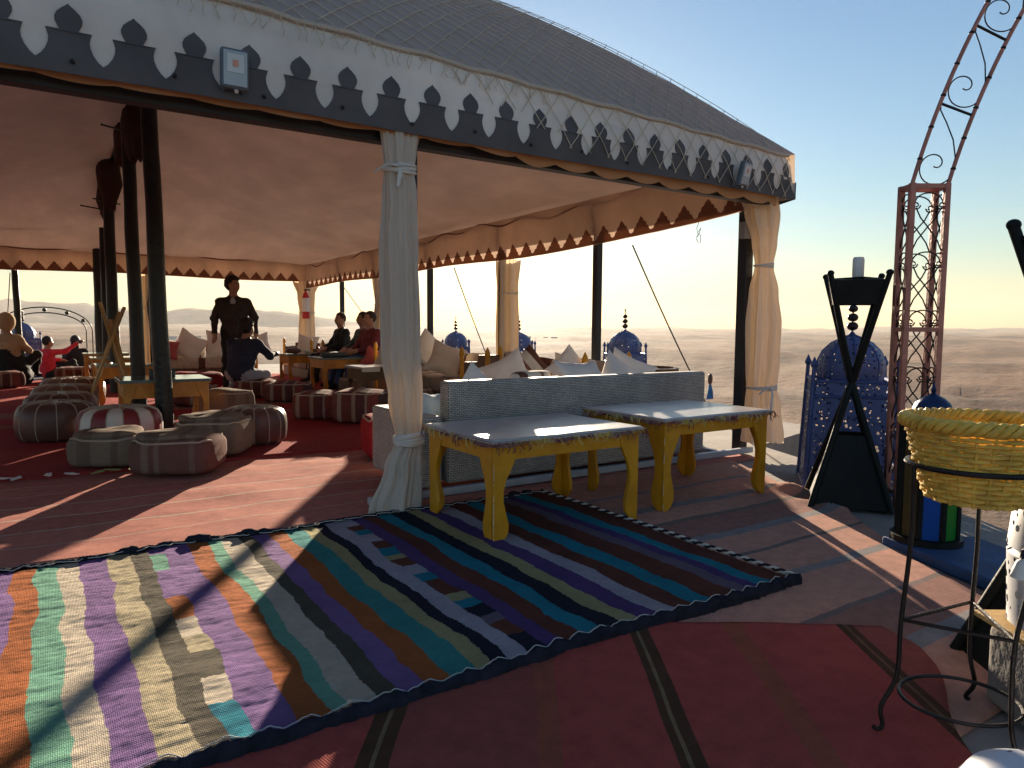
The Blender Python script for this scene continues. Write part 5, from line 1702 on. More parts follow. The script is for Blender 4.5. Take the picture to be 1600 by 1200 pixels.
# the second pillar moved so that its top meets the rails
# ------------------------------------------------------------------ braziers on crossed legs
def brazier(label, x, y, rz, h=1.51):
    t = thing('crossed_leg_brazier', label, 'brazier', (x, y, 0), rz, 'black crossed-leg braziers')
    zc = 0.85 * h / 1.51
    tw, bw = 0.24, 0.34
    for sx, sy in ((-1, 0), (1, 0), (0, -1), (0, 1)):
        tp = Vector((sx * tw, sy * tw, h))
        md = Vector((sx * 0.018, sy * 0.018, zc))
        bt = Vector((-sx * bw, -sy * bw, 0.0))
        b = MB()
        b.tube([bt, bt.lerp(md, 0.5), md, md.lerp(tp, 0.5), tp], [0.020, 0.020, 0.024, 0.019, 0.018], 10)
        b.sell((0.023, 0.023, 0.02), 1, 1, 12, 8, Matrix.Translation(tp + Vector((0, 0, 0.006))))
        b.build('leg', 'brazier', t)
    b = MB()
    cs = [(-tw, 0), (0, -tw), (tw, 0), (0, tw)]
    k0, k1 = 0.80, 0.94
    for i in range(4):
        a, c = cs[i], cs[(i + 1) % 4]
        z0, z1 = h - 0.19, h - 0.035
        b.add([(a[0] * k0, a[1] * k0, z0), (c[0] * k0, c[1] * k0, z0), (c[0] * k1, c[1] * k1, z1), (a[0] * k1, a[1] * k1, z1)], [(0, 1, 2, 3)])
    bo = b.build('fire_bowl', 'brazier', t, smooth=False)
    so = bo.modifiers.new('thick', 'SOLIDIFY'); so.thickness = 0.012
    b = MB()
    s2 = bw * 0.94
    zt = zc * 0.55
    k = 1 - zt / zc * 0.98
    cb = [(-s2, 0), (0, -s2), (s2, 0), (0, s2)]
    ct = [(p[0] * (1 - 0.56), p[1] * (1 - 0.56)) for p in cb]
    for i in range(4):
        a, c = cb[i], cb[(i + 1) % 4]
        a2, c2 = ct[i], ct[(i + 1) % 4]
        b.add([(a[0], a[1], 0.01), (c[0], c[1], 0.01), (c2[0], c2[1], zt), (a2[0], a2[1], zt)], [(0, 1, 2, 3)])
    bo = b.build('base_panels', 'brazier', t, smooth=False)
    so = bo.modifiers.new('thick', 'SOLIDIFY'); so.thickness = 0.012
    return t
brazier('black crossed-leg brazier in front of the large blue lantern', 4.45, 2.64, R(-8))
brazier('black crossed-leg brazier cut by the right edge of the picture', 2.74, 0.83, R(6), 1.50)
t = thing('white_lamp', 'white cylinder lamp on a small tray above the brazier', 'lamp', (4.50, 2.66, 1.455))
b = MB(); b.box((0, 0, 0.004), (0.17, 0.17, 0.008)); b.box((0, 0, 0.028), (0.21, 0.21, 0.03)); b.build('tray', 'brazier', t, smooth=False, bevel=0.004)
b = MB(); b.lathe([(0.030, 0), (0.036, 0.012), (0.036, 0.12), (0.030, 0.135), (0.001, 0.138)], 20, (0, 0, 0.044)); b.build('cylinder', 'white', t)
b = MB(); b.tube([(-0.21, 0, 0.0), (0.21, 0, 0.0)], 0.008, 6); b.tube([(0, -0.20, -0.001), (0, 0.20, -0.001)], 0.008, 6); b.build('support_rod', 'brazier', t)

# ------------------------------------------------------------------ lanterns
def lantern(label, x, y, w, hb, hd, mat='blue_perf', dome='blue_dome', rz=0.0, fin=0.22, spikes=True, z=0.0, nside=4, taper=0.9, frame='blue'):
    t = thing('dome_lantern', label, 'lantern', (x, y, z), rz, 'metal dome lanterns')
    r0, r1 = w / 2 / math.cos(math.pi / nside), w / 2 * taper / math.cos(math.pi / nside)
    for i in range(nside):
        a0, a1 = math.pi / nside + 2 * math.pi * i / nside, math.pi / nside + 2 * math.pi * (i + 1) / nside
        b = MB()
        nx_, nz_ = 4, 8
        def fn(u, v):
            p0 = Vector((r0 * math.cos(a0), r0 * math.sin(a0), 0)).lerp(Vector((r0 * math.cos(a1), r0 * math.sin(a1), 0)), u)
            p1 = Vector((r1 * math.cos(a0), r1 * math.sin(a0), hb)).lerp(Vector((r1 * math.cos(a1), r1 * math.sin(a1), hb)), u)
            return p0.lerp(p1, v)
        b.grid(fn, 3, 3)
        b.build('pierced_panel', mat, t, smooth=False)
        b = MB()
        b.tube([(r0 * math.cos(a0), r0 * math.sin(a0), 0), (r1 * math.cos(a0), r1 * math.sin(a0), hb + (0.09 if spikes else 0.0) * w / 0.6)], [0.018 * w / 0.6, 0.014 * w / 0.6], 6)
        if spikes:
            q = Vector((r1 * math.cos(a0), r1 * math.sin(a0), hb + 0.09 * w / 0.6))
            b.tube([q, q + Vector((0, 0, 0.02)), q + Vector((0, 0, 0.075 * w / 0.6))], [0.018 * w / 0.6, 0.026 * w / 0.6, 0.003], 8)
        b.build('corner_spike', frame, t)
    for zz, k in ((0.01, 1.0), (hb * 0.86, 1 + (taper - 1) * 0.86), (hb - 0.005, taper)):
        b = MB()
        pts = [(r0 * k * math.cos(math.pi / nside + 2 * math.pi * i / nside), r0 * k * math.sin(math.pi / nside + 2 * math.pi * i / nside), zz) for i in range(nside)]
        for i in range(nside):
            b.tube([pts[i], pts[(i + 1) % nside]], 0.011 * w / 0.6, 6)
        b.build('band', frame, t)
    b = MB()
    rd = w / 2 * taper * 0.86
    prof = [(rd * 0.93, 0.0), (rd * 1.0, hd * 0.22), (rd * 0.97, hd * 0.42), (rd * 0.84, hd * 0.62), (rd * 0.60, hd * 0.79), (rd * 0.30, hd * 0.90), (rd * 0.10, hd * 0.96), (rd * 0.02, hd * 1.03)]
    vs_ = []
    b.lathe(prof, 48, (0, 0, hb), mod=lambda th, zz: 1 - 0.03 * abs(math.sin(th * 4)) ** 6)
    b.build('dome', dome, t, angle=70)
    b = MB()
    for k in range(8):
        th = 2 * math.pi * k / 8
        b.tube([(q * math.cos(th) * 1.005, q * math.sin(th) * 1.005, hb + zz) for q, zz in prof], 0.006 * w / 0.6, 5)
    b.build('dome_rib', frame, t)
    b = MB()
    zt = hb + hd
    b.tube([(0, 0, zt - 0.02), (0, 0, zt + fin)], 0.006, 6)
    f = b.build('finial', 'bead', t)
    for k, q in enumerate((0.16, 0.40, 0.64)):
        b = MB(); s_ = (0.036, 0.034, 0.030)[k] * (fin / 0.24)
        b.sell((s_, s_, s_ * 0.82), 1, 1, 14, 10, Matrix.Translation((0, 0, zt + fin * q + 0.01)))
        b.build('finial_bead', 'bead', f)
    b = MB(); b.lathe([(0.004, 0), (0.012, 0.012), (0.001, 0.05)], 8, (0, 0, zt + fin - 0.02)); b.build('finial_tip', 'bead', f)
    return t
lantern('large blue pierced lantern standing behind the crossed-leg brazier', 5.0, 2.98, 0.62, 0.80, 0.34, rz=R(-52), fin=0.27, z=-0.01, taper=0.88)
lantern('blue dome lantern right of the thin post beyond the cushions', 6.85, 7.46, 0.58, 0.82, 0.33, rz=R(-36), fin=0.28, z=-0.01)
lantern('blue dome lantern half hidden by the curtained side post', 6.85, 10.15, 0.58, 0.80, 0.30, rz=R(-30), fin=0.26, z=-0.01)
lantern('blue dome lantern at the left of the wicker back, behind the cushions', 6.85, 12.4, 0.58, 0.78, 0.32, rz=R(-28), fin=0.26, z=-0.01)
lantern('blue dome lantern outside the far left of the tent', -0.42, 19.2, 0.62, 0.86, 0.36, rz=R(10), fin=0.25, z=-0.01)
# stained glass lantern
t = thing('stained_glass_lantern', 'lantern with blue green amber and purple glass under a dark dome', 'lantern', (3.84, 1.83, 0.052), R(-33.5))
NS = 8
r_ = 0.14
cols = ['glass_purple', 'glass_blue', 'glass_green', 'glass_amber', 'glass_purple', 'glass_blue', 'glass_green', 'glass_purple']
start = -math.pi / 2 - 2 * math.pi / NS * 2.0
order = ['glass_amber', 'glass_blue', 'glass_green', 'glass_purple', 'glass_amber', 'glass_green', 'glass_blue', 'glass_purple']
for i in range(NS):
    a0, a1 = start + 2 * math.pi * i / NS, start + 2 * math.pi * (i + 1) / NS
    g = 0.10
    p0, p1 = a0 + g * (a1 - a0), a1 - g * (a1 - a0)
    b = MB()
    b.add([(r_ * math.cos(p0), r_ * math.sin(p0), 0.03), (r_ * math.cos(p1), r_ * math.sin(p1), 0.03), (r_ * math.cos(p1), r_ * math.sin(p1), 0.62), (r_ * math.cos(p0), r_ * math.sin(p0), 0.62)], [(0, 1, 2, 3)])
    gp = b.build('glass_pane', order[i], t, smooth=False)
    so = gp.modifiers.new('thick', 'SOLIDIFY'); so.thickness = 0.004
    b = MB(); b.tube([(r_ * math.cos(a0), r_ * math.sin(a0), 0), (r_ * math.cos(a0), r_ * math.sin(a0), 0.65)], 0.017, 6); b.build('frame_post', 'brazier', t)
b = MB(); b.lathe([(0.17, 0), (0.17, 0.03), (0.13, 0.032)], 32); b.build('base_ring', 'brazier', t)
b = MB(); b.lathe([(0.155, 0.63), (0.16, 0.645), (0.10, 0.66), (0.096, 0.69), (0.082, 0.725), (0.053, 0.752), (0.022, 0.768), (0.009, 0.78), (0.015, 0.793), (0.007, 0.81), (0.001, 0.845)], 32); b.build('dome_cap', 'blue_dark', t)
# white pierced lantern on the block at the right edge
t = thing('concrete_block', 'rough concrete block at the lower right corner', 'block', (2.45, 0.745, 0), R(-33.5))
b = MB(); b.sell((0.15, 0.16, 0.13), 0.2, 0.2, 40, 16, TR(0.0, 0, 0.13), lambda p: (p[0] * (1 + 0.03 * nz3(p[0] * 9, p[1] * 9, p[2] * 9)), p[1] * (1 + 0.03 * nz3(p[1] * 9, p[2] * 9)), p[2] * (1 + 0.04 * nz3(p[0] * 9, p[1] * 9, 4)))); b.build('stone', 'concrete', t, angle=50)
t = thing('white_lantern', 'white pierced metal lantern with a small bell at the right edge', 'lantern', (2.425, 0.745, 0.268), R(-33.5))
b = MB(); b.lathe([(0.14, 0.03), (0.155, 0.035), (0.165, 0.24), (0.15, 0.25), (0.165, 0.26), (0.15, 0.44), (0.10, 0.50)], 36); b.build('pierced_body', 'white_perf', t, angle=50)
b = MB(); b.box((0, 0, 0.012), (0.34, 0.34, 0.018)); b.build('wooden_base', 'wood_pale', t, smooth=False, bevel=0.003)
b = MB(); b.tube([(-0.165, -0.02, 0.27), (-0.19, -0.05, 0.275), (-0.2, -0.06, 0.26)], 0.006, 6); h_ = b.build('hook', 'bead', t)
b = MB(); b.lathe([(0.026, 0), (0.022, 0.02), (0.013, 0.045), (0.004, 0.052)], 14, (-0.20, -0.06, 0.205)); b.build('bell', 'white', h_)
# white and blue dome top close to the camera
t = thing('white_dome_lantern', 'white lantern dome with dark star holes cut off by the bottom edge', 'lantern', (1.725, 0.545, 0.0), R(-20))
b = MB(); b.lathe([(0.17, 0.02), (0.18, 0.03), (0.185, 0.10), (0.18, 0.14), (0.15, 0.19), (0.09, 0.225), (0.03, 0.24), (0.004, 0.245)], 40); b.build('dome', 'white_star', t)
b = MB(); b.lathe([(0.19, 0), (0.19, 0.022), (0.17, 0.024)], 36); b.build('foot_ring', 'blue', t)

# ------------------------------------------------------------------ plant stand with cane basket
PS = thing('iron_plant_stand', 'dark three-legged iron plant stand holding a cane basket', 'plant stand', (2.125, 0.89, 0.028), R(-33.5))
# local frame: x right, y away from the camera
tops = [(-0.178, -0.01), (0.06, -0.152), (0.10, 0.125)]
feet = [(-0.245, -0.015), (0.045, -0.165), (0.115, 0.15)]
mids = [(-0.192, -0.01), (0.03, -0.145), (0.095, 0.125)]
for (tx, ty), (fx_, fy_), (mx, my) in zip(tops, feet, mids):
    b = MB()
    pts = [(tx, ty, 0.755), (tx * 0.98, ty, 0.6), (tx * 0.9 + mx * 0.1, (ty + my) / 2, 0.48), (mx, my, 0.31), (mx * 1.02, my, 0.16), (mx * 1.1 + fx_ * 0.1, my, 0.07), (fx_ * 0.75 + mx * 0.25, fy_, 0.018), (fx_, fy_, 0.006), (fx_ - 0.012 * (1 if fx_ < 0 else -0.3), fy_, 0.012)]
    # smooth with catmull-rom
    P = [Vector(p) for p in pts]
    out = []
    for i in range(len(P) - 1):
        p0, p1, p2, p3 = P[max(0, i - 1)], P[i], P[i + 1], P[min(len(P) - 1, i + 2)]
        for k in range(5):
            s_ = k / 5
            out.append(0.5 * ((2 * p1) + (p2 - p0) * s_ + (2 * p0 - 5 * p1 + 4 * p2 - p3) * s_ ** 2 + (3 * p1 - p0 - 3 * p2 + p3) * s_ ** 3))
    out.append(P[-1])
    b.tube(out, 0.0065, 8)
    b.build('leg', 'iron', PS)
b = MB(); b.tube([(0.172 * math.cos(2 * math.pi * i / 40) + 0.0, 0.158 * math.sin(2 * math.pi * i / 40), 0.755) for i in range(40)], 0.0075, 8, True); b.build('top_ring', 'iron', PS)
for i in range(3):
    b = MB(); a, c = mids[i], mids[(i + 1) % 3]; b.tube([(a[0], a[1], 0.32), (c[0], c[1], 0.32)], 0.0055, 6); b.build('stretcher', 'iron', PS)
b = MB(); b.tube([(-0.01 + 0.155 * math.cos(2 * math.pi * i / 40), 0.0 + 0.135 * math.sin(2 * math.pi * i / 40), 0.085) for i in range(40)], 0.0055, 8, True); b.build('lower_ring', 'iron', PS)

BA = thing('cane_basket', 'golden woven cane basket with braided rim in the iron stand', 'basket', (2.125, 0.89, 0.685), R(-33.5))
z0, z1, rb, rt_ = 0.0, 0.205, 0.112, 0.172
nst = 26
def br(z):
    q = (z - z0) / (z1 - z0)
    return rb + (rt_ - rb) * q ** 0.8
rows = 15
for k in range(rows):
    z = z0 + 0.008 + (z1 - z0 - 0.012) * k / (rows - 1)
    pts = []
    n = nst * 4
    for i in range(n):
        a = 2 * math.pi * i / n
        rr = br(z) + 0.0055 * math.cos(nst / 2 * a * 1 + math.pi * (k % 2)) + 0.001 * nz3(a * 3, k)
        pts.append((rr * math.cos(a), rr * math.sin(a), z + 0.0015 * nz3(a * 2, k + 9)))
    b = MB(); b.tube(pts, 0.0062, 6, True, flat=1.05); b.build('cane_row', 'basket', BA)
for i in range(nst // 2 * 2):
    a = 2 * math.pi * i / nst
    b = MB(); b.tube([(br(z) * math.cos(a), br(z) * math.sin(a), z) for z in (0, 0.06, 0.12, 0.205)], 0.0048, 5); b.build('stake', 'basket', BA)
for ph in range(3):
    b = MB()
    pts = []
    n = 150
    for i in range(n):
        a = 2 * math.pi * i / n
        q = 16 * a + ph * 2 * math.pi / 3
        rr = rt_ + 0.008 + 0.010 * math.cos(q)
        pts.append((rr * math.cos(a), rr * math.sin(a), z1 + 0.013 + 0.012 * math.sin(q)))
    b.tube(pts, 0.0092, 6, True); b.build('braided_rim', 'basket', BA)
b = MB(); b.lathe([(0.001, 0.004), (rb, 0.004), (rb * 1.02, 0.012), (0.001, 0.014)], 32); b.build('bottom', 'basket', BA)

# ------------------------------------------------------------------ iron arch outside the far left
t = thing('garden_arch', 'thin dark iron arch standing outside the far left of the tent', 'arch', (0.0, 20.4, 0))
for dr in (0.0, 0.13):
    b = MB()
    hw, hz_ = 0.98 - dr, 1.02
    pts = [(-hw, 0, 0), (-hw, 0, hz_)] + [(-hw * math.cos(math.pi * i / 24), 0, hz_ + (0.56 - dr) * math.sin(math.pi * i / 24)) for i in range(1, 24)] + [(hw, 0, hz_), (hw, 0, 0)]
    b.tube(pts, 0.014, 6); b.build('rail', 'iron', t)
for i in range(5):
    a = math.pi * (i + 1) / 6
    b = MB(); b.sell((0.045, 0.03, 0.045), 1, 1, 12, 8, Matrix.Translation((-0.915 * math.cos(a), 0, 1.02 + 0.495 * math.sin(a)))); b.build('ball', 'iron', t)

# ------------------------------------------------------------------ far buildings and vehicle on the plain
def on_plain(az, r):
    x, y = r * math.sin(R(az)), r * math.cos(R(az))
    return x, y, terrain_z(x, y)
rnd = random.Random(5)
for i, (az, r, w, d, h) in enumerate(((6.2, 1500, 15, 9, 6), (6.9, 1460, 10, 8, 5), (7.7, 1520, 18, 10, 6), (8.4, 1480, 9, 8, 5), (9.4, 1540, 14, 9, 6), (34.2, 1900, 16, 10, 6), (34.8, 1930, 12, 9, 7), (35.5, 1880, 14, 9, 5), (36.2, 1920, 10, 8, 6), (36.9, 1950, 18, 9, 5))):
    x, y, z = on_plain(az, r)
    t = thing('far_building', 'tiny white building far out on the plain at the left' if i < 5 else 'tiny pale building far out on the plain behind the blue domes', 'building', (x, y, z - 0.5), R(-az + rnd.uniform(-20, 20)), 'white buildings on the left plain' if i < 5 else 'pale buildings on the middle plain')
    b = MB(); b.box((0, 0, h / 2), (w, d, h)); b.build('wall', 'wall_white', t, smooth=False)
    b = MB(); b.box((0, 0, h + 0.2), (w + 0.6, d + 0.6, 0.4)); b.build('roof', 'roof_tan', t, smooth=False)
    for k in range(3):
        b = MB(); b.box((-w / 3 + k * w / 3, -d / 2 - 0.02, h * 0.55), (1.2, 0.1, 1.4)); b.build('window', 'window_dark', t, smooth=False)
x, y, z = on_plain(66.6, 270)
t = thing('parked_van', 'tiny white van out on the desert at the right', 'van', (x, y, z), R(20))
b = MB(); b.prism([(-2.6, 0.5), (2.5, 0.5), (2.6, 1.2), (2.0, 1.4), (1.5, 2.2), (-2.5, 2.3), (-2.6, 1.9)], 2.0, Matrix.Rotation(R(90), 4, 'X')); b.build('body', 'white', t, smooth=False, bevel=0.08)
b = MB(); b.box((0.2, -1.01, 1.75), (2.2, 0.03, 0.6)); b.build('window', 'window_dark', t, smooth=False)
for sx in (-1.6, 1.6):
    for sy in (-0.9, 0.9):
        b = MB(); b.lathe([(0.45, -0.12), (0.45, 0.12)], 16, M=Matrix.Translation((sx, sy, 0.45)) @ Matrix.Rotation(R(90), 4, 'X')); b.build('wheel', 'tyre', t)

# ------------------------------------------------------------------ people
def sdf_body(prims, res=0.022, kk=0.035):
    lo = np.array([1e9] * 3); hi = -lo
    for p in prims:
        pts = [p[1], p[2]] if p[0] == 'c' else [p[1]]
        rr = max(p[3], p[4]) if p[0] == 'c' else max(p[2])
        for q in pts:
            lo = np.minimum(lo, np.array(q) - rr); hi = np.maximum(hi, np.array(q) + rr)
    lo -= 0.06; hi += 0.06
    n = np.ceil((hi - lo) / res).astype(int) + 1
    ax = [lo[i] + res * np.arange(n[i]) for i in range(3)]
    G = np.stack(np.meshgrid(*ax, indexing='ij'), -1)
    def dist(p, X):
        if p[0] == 'c':
            a, c = np.array(p[1]), np.array(p[2])
            d = c - a
            t_ = np.clip(((X - a) @ d) / max(1e-9, d @ d), 0, 1)
            return np.linalg.norm(X - a - t_[..., None] * d, axis=-1) - (p[3] + t_ * (p[4] - p[3]))
        c, r_, = np.array(p[1]), np.array(p[2])
        Xc = X - c
        if len(p) > 4 and p[4] is not None:
            Xc = Xc @ np.array(p[4])
        k0 = np.linalg.norm(Xc / r_, axis=-1)
        k1 = np.linalg.norm(Xc / (r_ * r_), axis=-1) + 1e-9
        return k0 * (k0 - 1) / k1
    D = None
    for p in prims:
        d = dist(p, G)
        if D is None:
            D = d
        else:
            h = np.maximum(kk - np.abs(D - d), 0) / kk
            D = np.minimum(D, d) - h * h * kk * 0.25
    S = D < 0
    c8 = [(i, j, k) for i in (0, 1) for j in (0, 1) for k in (0, 1)]
    sh = tuple(m - 1 for m in D.shape)
    def sub(A, o):
        return A[o[0]:o[0] + sh[0], o[1]:o[1] + sh[1], o[2]:o[2] + sh[2]]
    cnt = sum(sub(S, o).astype(int) for o in c8)
    act = (cnt > 0) & (cnt < 8)
    acc = np.zeros(sh + (3,)); num = np.zeros(sh)
    for a in c8:
        for ax_ in range(3):
            if a[ax_] == 0:
                o = list(a); o[ax_] = 1
                da, dc = sub(D, a), sub(D, tuple(o))
                cr = (da < 0) != (dc < 0)
                t_ = np.where(cr, da / np.where(cr, da - dc, 1), 0)
                for m in range(3):
                    acc[..., m] += np.where(cr, a[m] + (t_ if m == ax_ else 0), 0)
                num += cr
    idx = -np.ones(sh, int)
    ii = np.argwhere(act)
    idx[act] = np.arange(len(ii))
    V = (ii + acc[act] / num[act][:, None]) * res + lo
    F = []
    for ax_ in range(3):
        o = [0, 0, 0]; o[ax_] = 1
        u, w = (ax_ + 1) % 3, (ax_ + 2) % 3
        s0 = S[tuple(slice(0, D.shape[m] - o[m]) for m in range(3))]
        s1 = S[tuple(slice(o[m], D.shape[m]) for m in range(3))]
        for e in np.argwhere(s0 != s1):
            if min(e[u], e[w]) < 1 or e[u] >= sh[u] or e[w] >= sh[w] or e[ax_] >= sh[ax_]:
                continue
            q = []
            for du, dw in ((-1, -1), (0, -1), (0, 0), (-1, 0)):
                c = e.copy(); c[u] += du; c[w] += dw
                q.append(idx[tuple(c)])
            if min(q) < 0:
                continue
            F.append(tuple(q) if s0[tuple(e)] else tuple(q[::-1]))
    cen = np.array([V[list(f)].mean(0) for f in F])
    best = np.full(len(F), 1e9); mi = np.zeros(len(F), int)
    for p in prims:
        d = dist(p, cen)
        m = p[5] if p[0] == 'c' else p[3]
        w = d < best
        best[w] = d[w]; mi[w] = m
    return V, F, mi

def person(label, loc, rz, J, mats, s=1.0, hair='short', res=0.022, extra=None, headturn=0.0, hood=False):
    """J: joints in local space (x right, y forward, z up); mats: skin, top, legs, hair, shoes"""
    t = thing('person', label, 'person', loc, rz)
    P = []
    C = lambda a, c, ra, rc, m: P.append(('c', a, c, ra, rc, m))
    E = lambda c, r_, m, rot=None: P.append(('e', c, r_, m, rot))
    V_ = {k: Vector(v) for k, v in J.items()}
    hip, ch, nk, hd = V_['hip'], V_['chest'], V_['neck'], V_['head']
    side = (V_['shR'] - V_['shL']).normalized()
    C(hip, hip.lerp(ch, 0.5), 0.135, 0.13, 1)
    C(hip.lerp(ch, 0.4), ch, 0.13, 0.145, 1)
    for sg in (-1, 1):
        C(hip + side * 0.06 * sg, ch + side * 0.085 * sg, 0.115, 0.125, 1)
    C(ch, nk - Vector((0, 0, 0.02)), 0.12, 0.062, 1)
    C(nk - (nk - ch) * 0.1, hd, 0.056, 0.06, 0)
    for L in 'LR':
        sh, el, wr = V_['sh' + L], V_['el' + L], V_['wr' + L]
        C(nk.lerp(sh, 0.25) - Vector((0, 0, 0.03)), sh - Vector((0, 0, 0.012)), 0.058, 0.068, 1)
        C(sh, el, 0.072, 0.056, 1)
        C(el, wr, 0.054, 0.038, 1)
        hn = (wr - el).normalized()
        if 'hd' + L in V_:
            hn = V_['hd' + L].normalized()
        C(wr, wr + hn * 0.03, 0.031, 0.032, 0)
        sd = hn.cross(Vector((0, 0.3, 1))).normalized() if abs(hn.z) < 0.8 else Vector((0, 1, 0))
        nrm_ = hn.cross(sd)
        for k, (o, ln) in enumerate(((-0.030, 0.075), (-0.010, 0.088), (0.010, 0.083), (0.029, 0.066))):
            a = wr + hn * 0.085 + sd * o
            C(wr + hn * 0.03 + sd * o * 0.6, a, 0.017, 0.0135, 0)
            m_ = a + hn * ln * 0.55 + nrm_ * 0.012
            C(a, m_, 0.0125, 0.0115, 0)
            C(m_, m_ + hn * ln * 0.35 + nrm_ * 0.026, 0.0112, 0.0095, 0)
        th0 = wr + hn * 0.035 - sd * 0.028
        C(th0, th0 + hn * 0.035 - sd * 0.035, 0.014, 0.0125, 0)
        C(th0 + hn * 0.035 - sd * 0.035, th0 + hn * 0.07 - sd * 0.04 + nrm_ * 0.01, 0.012, 0.0095, 0)
        hp = hip + side * (0.095 if L == 'R' else -0.095) - Vector((0, 0, 0.03))
        kn, an, to = V_['kn' + L], V_['an' + L], V_['to' + L]
        C(hp, kn, 0.105, 0.068, 2)
        C(kn, kn.lerp(an, 0.35), 0.066, 0.062, 2)
        C(kn.lerp(an, 0.35), an, 0.062, 0.046, 2)
        C(an - Vector((0, 0, 0.02)), to, 0.046, 0.036, 4)
    # head facing
    f = Vector((math.sin(headturn), math.cos(headturn), 0))
    r_ = Vector((math.cos(headturn), -math.sin(headturn), 0))
    rot = [[r_.x, f.x, 0], [r_.y, f.y, 0], [0, 0, 1]]
    hc = hd + Vector((0, 0, 0.10))
    E(tuple(hc + f * 0.004), (0.076, 0.094, 0.112), 0, rot)
    E(tuple(hc + f * 0.036 - Vector((0, 0, 0.066))), (0.054, 0.058, 0.05), 0, rot)
    C(hc + f * 0.092 + Vector((0, 0, 0.008)), hc + f * 0.112 - Vector((0, 0, 0.028)), 0.010, 0.015, 0)
    for sg in (-1, 1):
        E(tuple(hc + r_ * 0.079 * sg - f * 0.006 - Vector((0, 0, 0.01))), (0.012, 0.024, 0.034), 0, rot)
    E(tuple(hc + f * 0.09 - Vector((0, 0, 0.062))), (0.026, 0.010, 0.008), 0, rot)
    if hood:
        E(tuple(hc - f * 0.02 + Vector((0, 0, 0.02))), (0.13, 0.14, 0.16), 1, rot)
    if extra:
        extra(C, E, V_)
    V, F, mi = sdf_body(P, res, 0.035)
    for q in range(len(V)):
        p_ = V[q]
        if p_[2] < hd.z - 0.02:
            V[q] = p_ + 0.016 * np.array([noise.noise(Vector((p_[0] * 9, p_[1] * 9, p_[2] * 16 + 3))), noise.noise(Vector((p_[0] * 9 + 7, p_[1] * 9, p_[2] * 16))), 0])
    b = MB()
    b.add([tuple(v * s) for v in V], [tuple(int(i) for i in f_) for f_ in F])
    b.mi = [int(m) for m in mi]
    body = b.build('body', [mats[0], mats[1], mats[2], mats[3], mats[4]], t, angle=180)
    # eyes and mouth
    b = MB()
    for sg in (-1, 1):
        c = hc + f * 0.086 + r_ * 0.032 * sg + Vector((0, 0, 0.012))
        b.sell((0.011 * s, 0.006 * s, 0.008 * s), 1, 1, 10, 6, Matrix.Translation(c * s))
    b.build('eyes', 'eye', t)
    if hair and not hood:
        b = MB()
        big = {'short': 0.012, 'curly': 0.028, 'long': 0.022}[hair]
        q = Matrix.Translation((hc - f * 0.014 + Vector((0, 0, 0.020))) * s) @ Matrix.Rotation(-headturn, 4, 'Z')
        def hf(p):
            k = 1 + (0.12 if hair == 'curly' else 0.03) * nz3(p[0] * 42, p[1] * 42, p[2] * 42)
            y, z = p[1] * k, p[2] * k
            if z < -0.015 * s and y > 0.0:
                y *= 0.15
            if y > 0.05 * s and z < 0.045 * s:
                y = 0.05 * s
            return (p[0] * k, y, z)
        b.sell(((0.079 + big) * s, (0.094 + big) * s, (0.098 + big) * s), 1, 1, 36, 24, q, hf)
        if hair == 'long':
            b.sell((0.085 * s, 0.055 * s, 0.17 * s), 0.9, 0.9, 20, 14, q @ Matrix.Translation((0, -0.06 * s, -0.13 * s)))
        b.build('hair', mats[3], t, angle=180)
    return t

STAND = dict(hip=(0, 0, 0.98), chest=(0, 0.01, 1.32), neck=(0, 0.0, 1.50), head=(0, 0.015, 1.58), shL=(-0.185, 0, 1.405), shR=(0.185, 0, 1.405),
             elL=(-0.30, -0.03, 1.18), elR=(0.275, -0.02, 1.17), wrL=(-0.315, 0.05, 0.94), wrR=(0.27, 0.08, 0.94), knL=(-0.10, 0.02, 0.52), knR=(0.11, 0.03, 0.52),
             anL=(-0.11, -0.01, 0.09), anR=(0.13, 0.0, 0.09), toL=(-0.14, 0.15, 0.045), toR=(0.17, 0.15, 0.045))
person('standing man with curly hair in a dark jacket, head turned right', (2.62, 12.35, 0.03), R(180 - 15), STAND, ('skin', 'jacket', 'black_cloth', 'hair', 'black_cloth'), 1.08, 'curly', 0.02, None, R(-55))
MAN = bpy.data.objects['person']
b = MB(); b.sell((0.045, 0.03, 0.10), 0.9, 0.9, 14, 10, TR(0, 0.125, 1.50, 0, R(-8)))
b.build('shirt', 'pale_cloth', MAN)
KNEEL = dict(hip=(0, 0, 0.36), chest=(0, 0.12, 0.66), neck=(0, 0.20, 0.82), head=(0, 0.24, 0.89), shL=(-0.19, 0.15, 0.76), shR=(0.19, 0.15, 0.76),
             elL=(-0.27, 0.28, 0.56), elR=(0.30, 0.30, 0.58), wrL=(-0.18, 0.48, 0.55), wrR=(0.26, 0.54, 0.60), knL=(-0.19, 0.40, 0.30), knR=(0.20, 0.40, 0.30),
             anL=(-0.22, 0.12, 0.09), anR=(0.22, 0.14, 0.09), toL=(-0.22, 0.28, 0.045), toR=(0.22, 0.3, 0.045))
person('person crouching with back turned in a navy jacket and pale trousers', (2.52, 11.55, 0.03), R(-40), KNEEL, ('skin', 'navy', 'pale_cloth', 'hair', 'black_cloth'), 1.12, 'curly', 0.022, None, R(20))
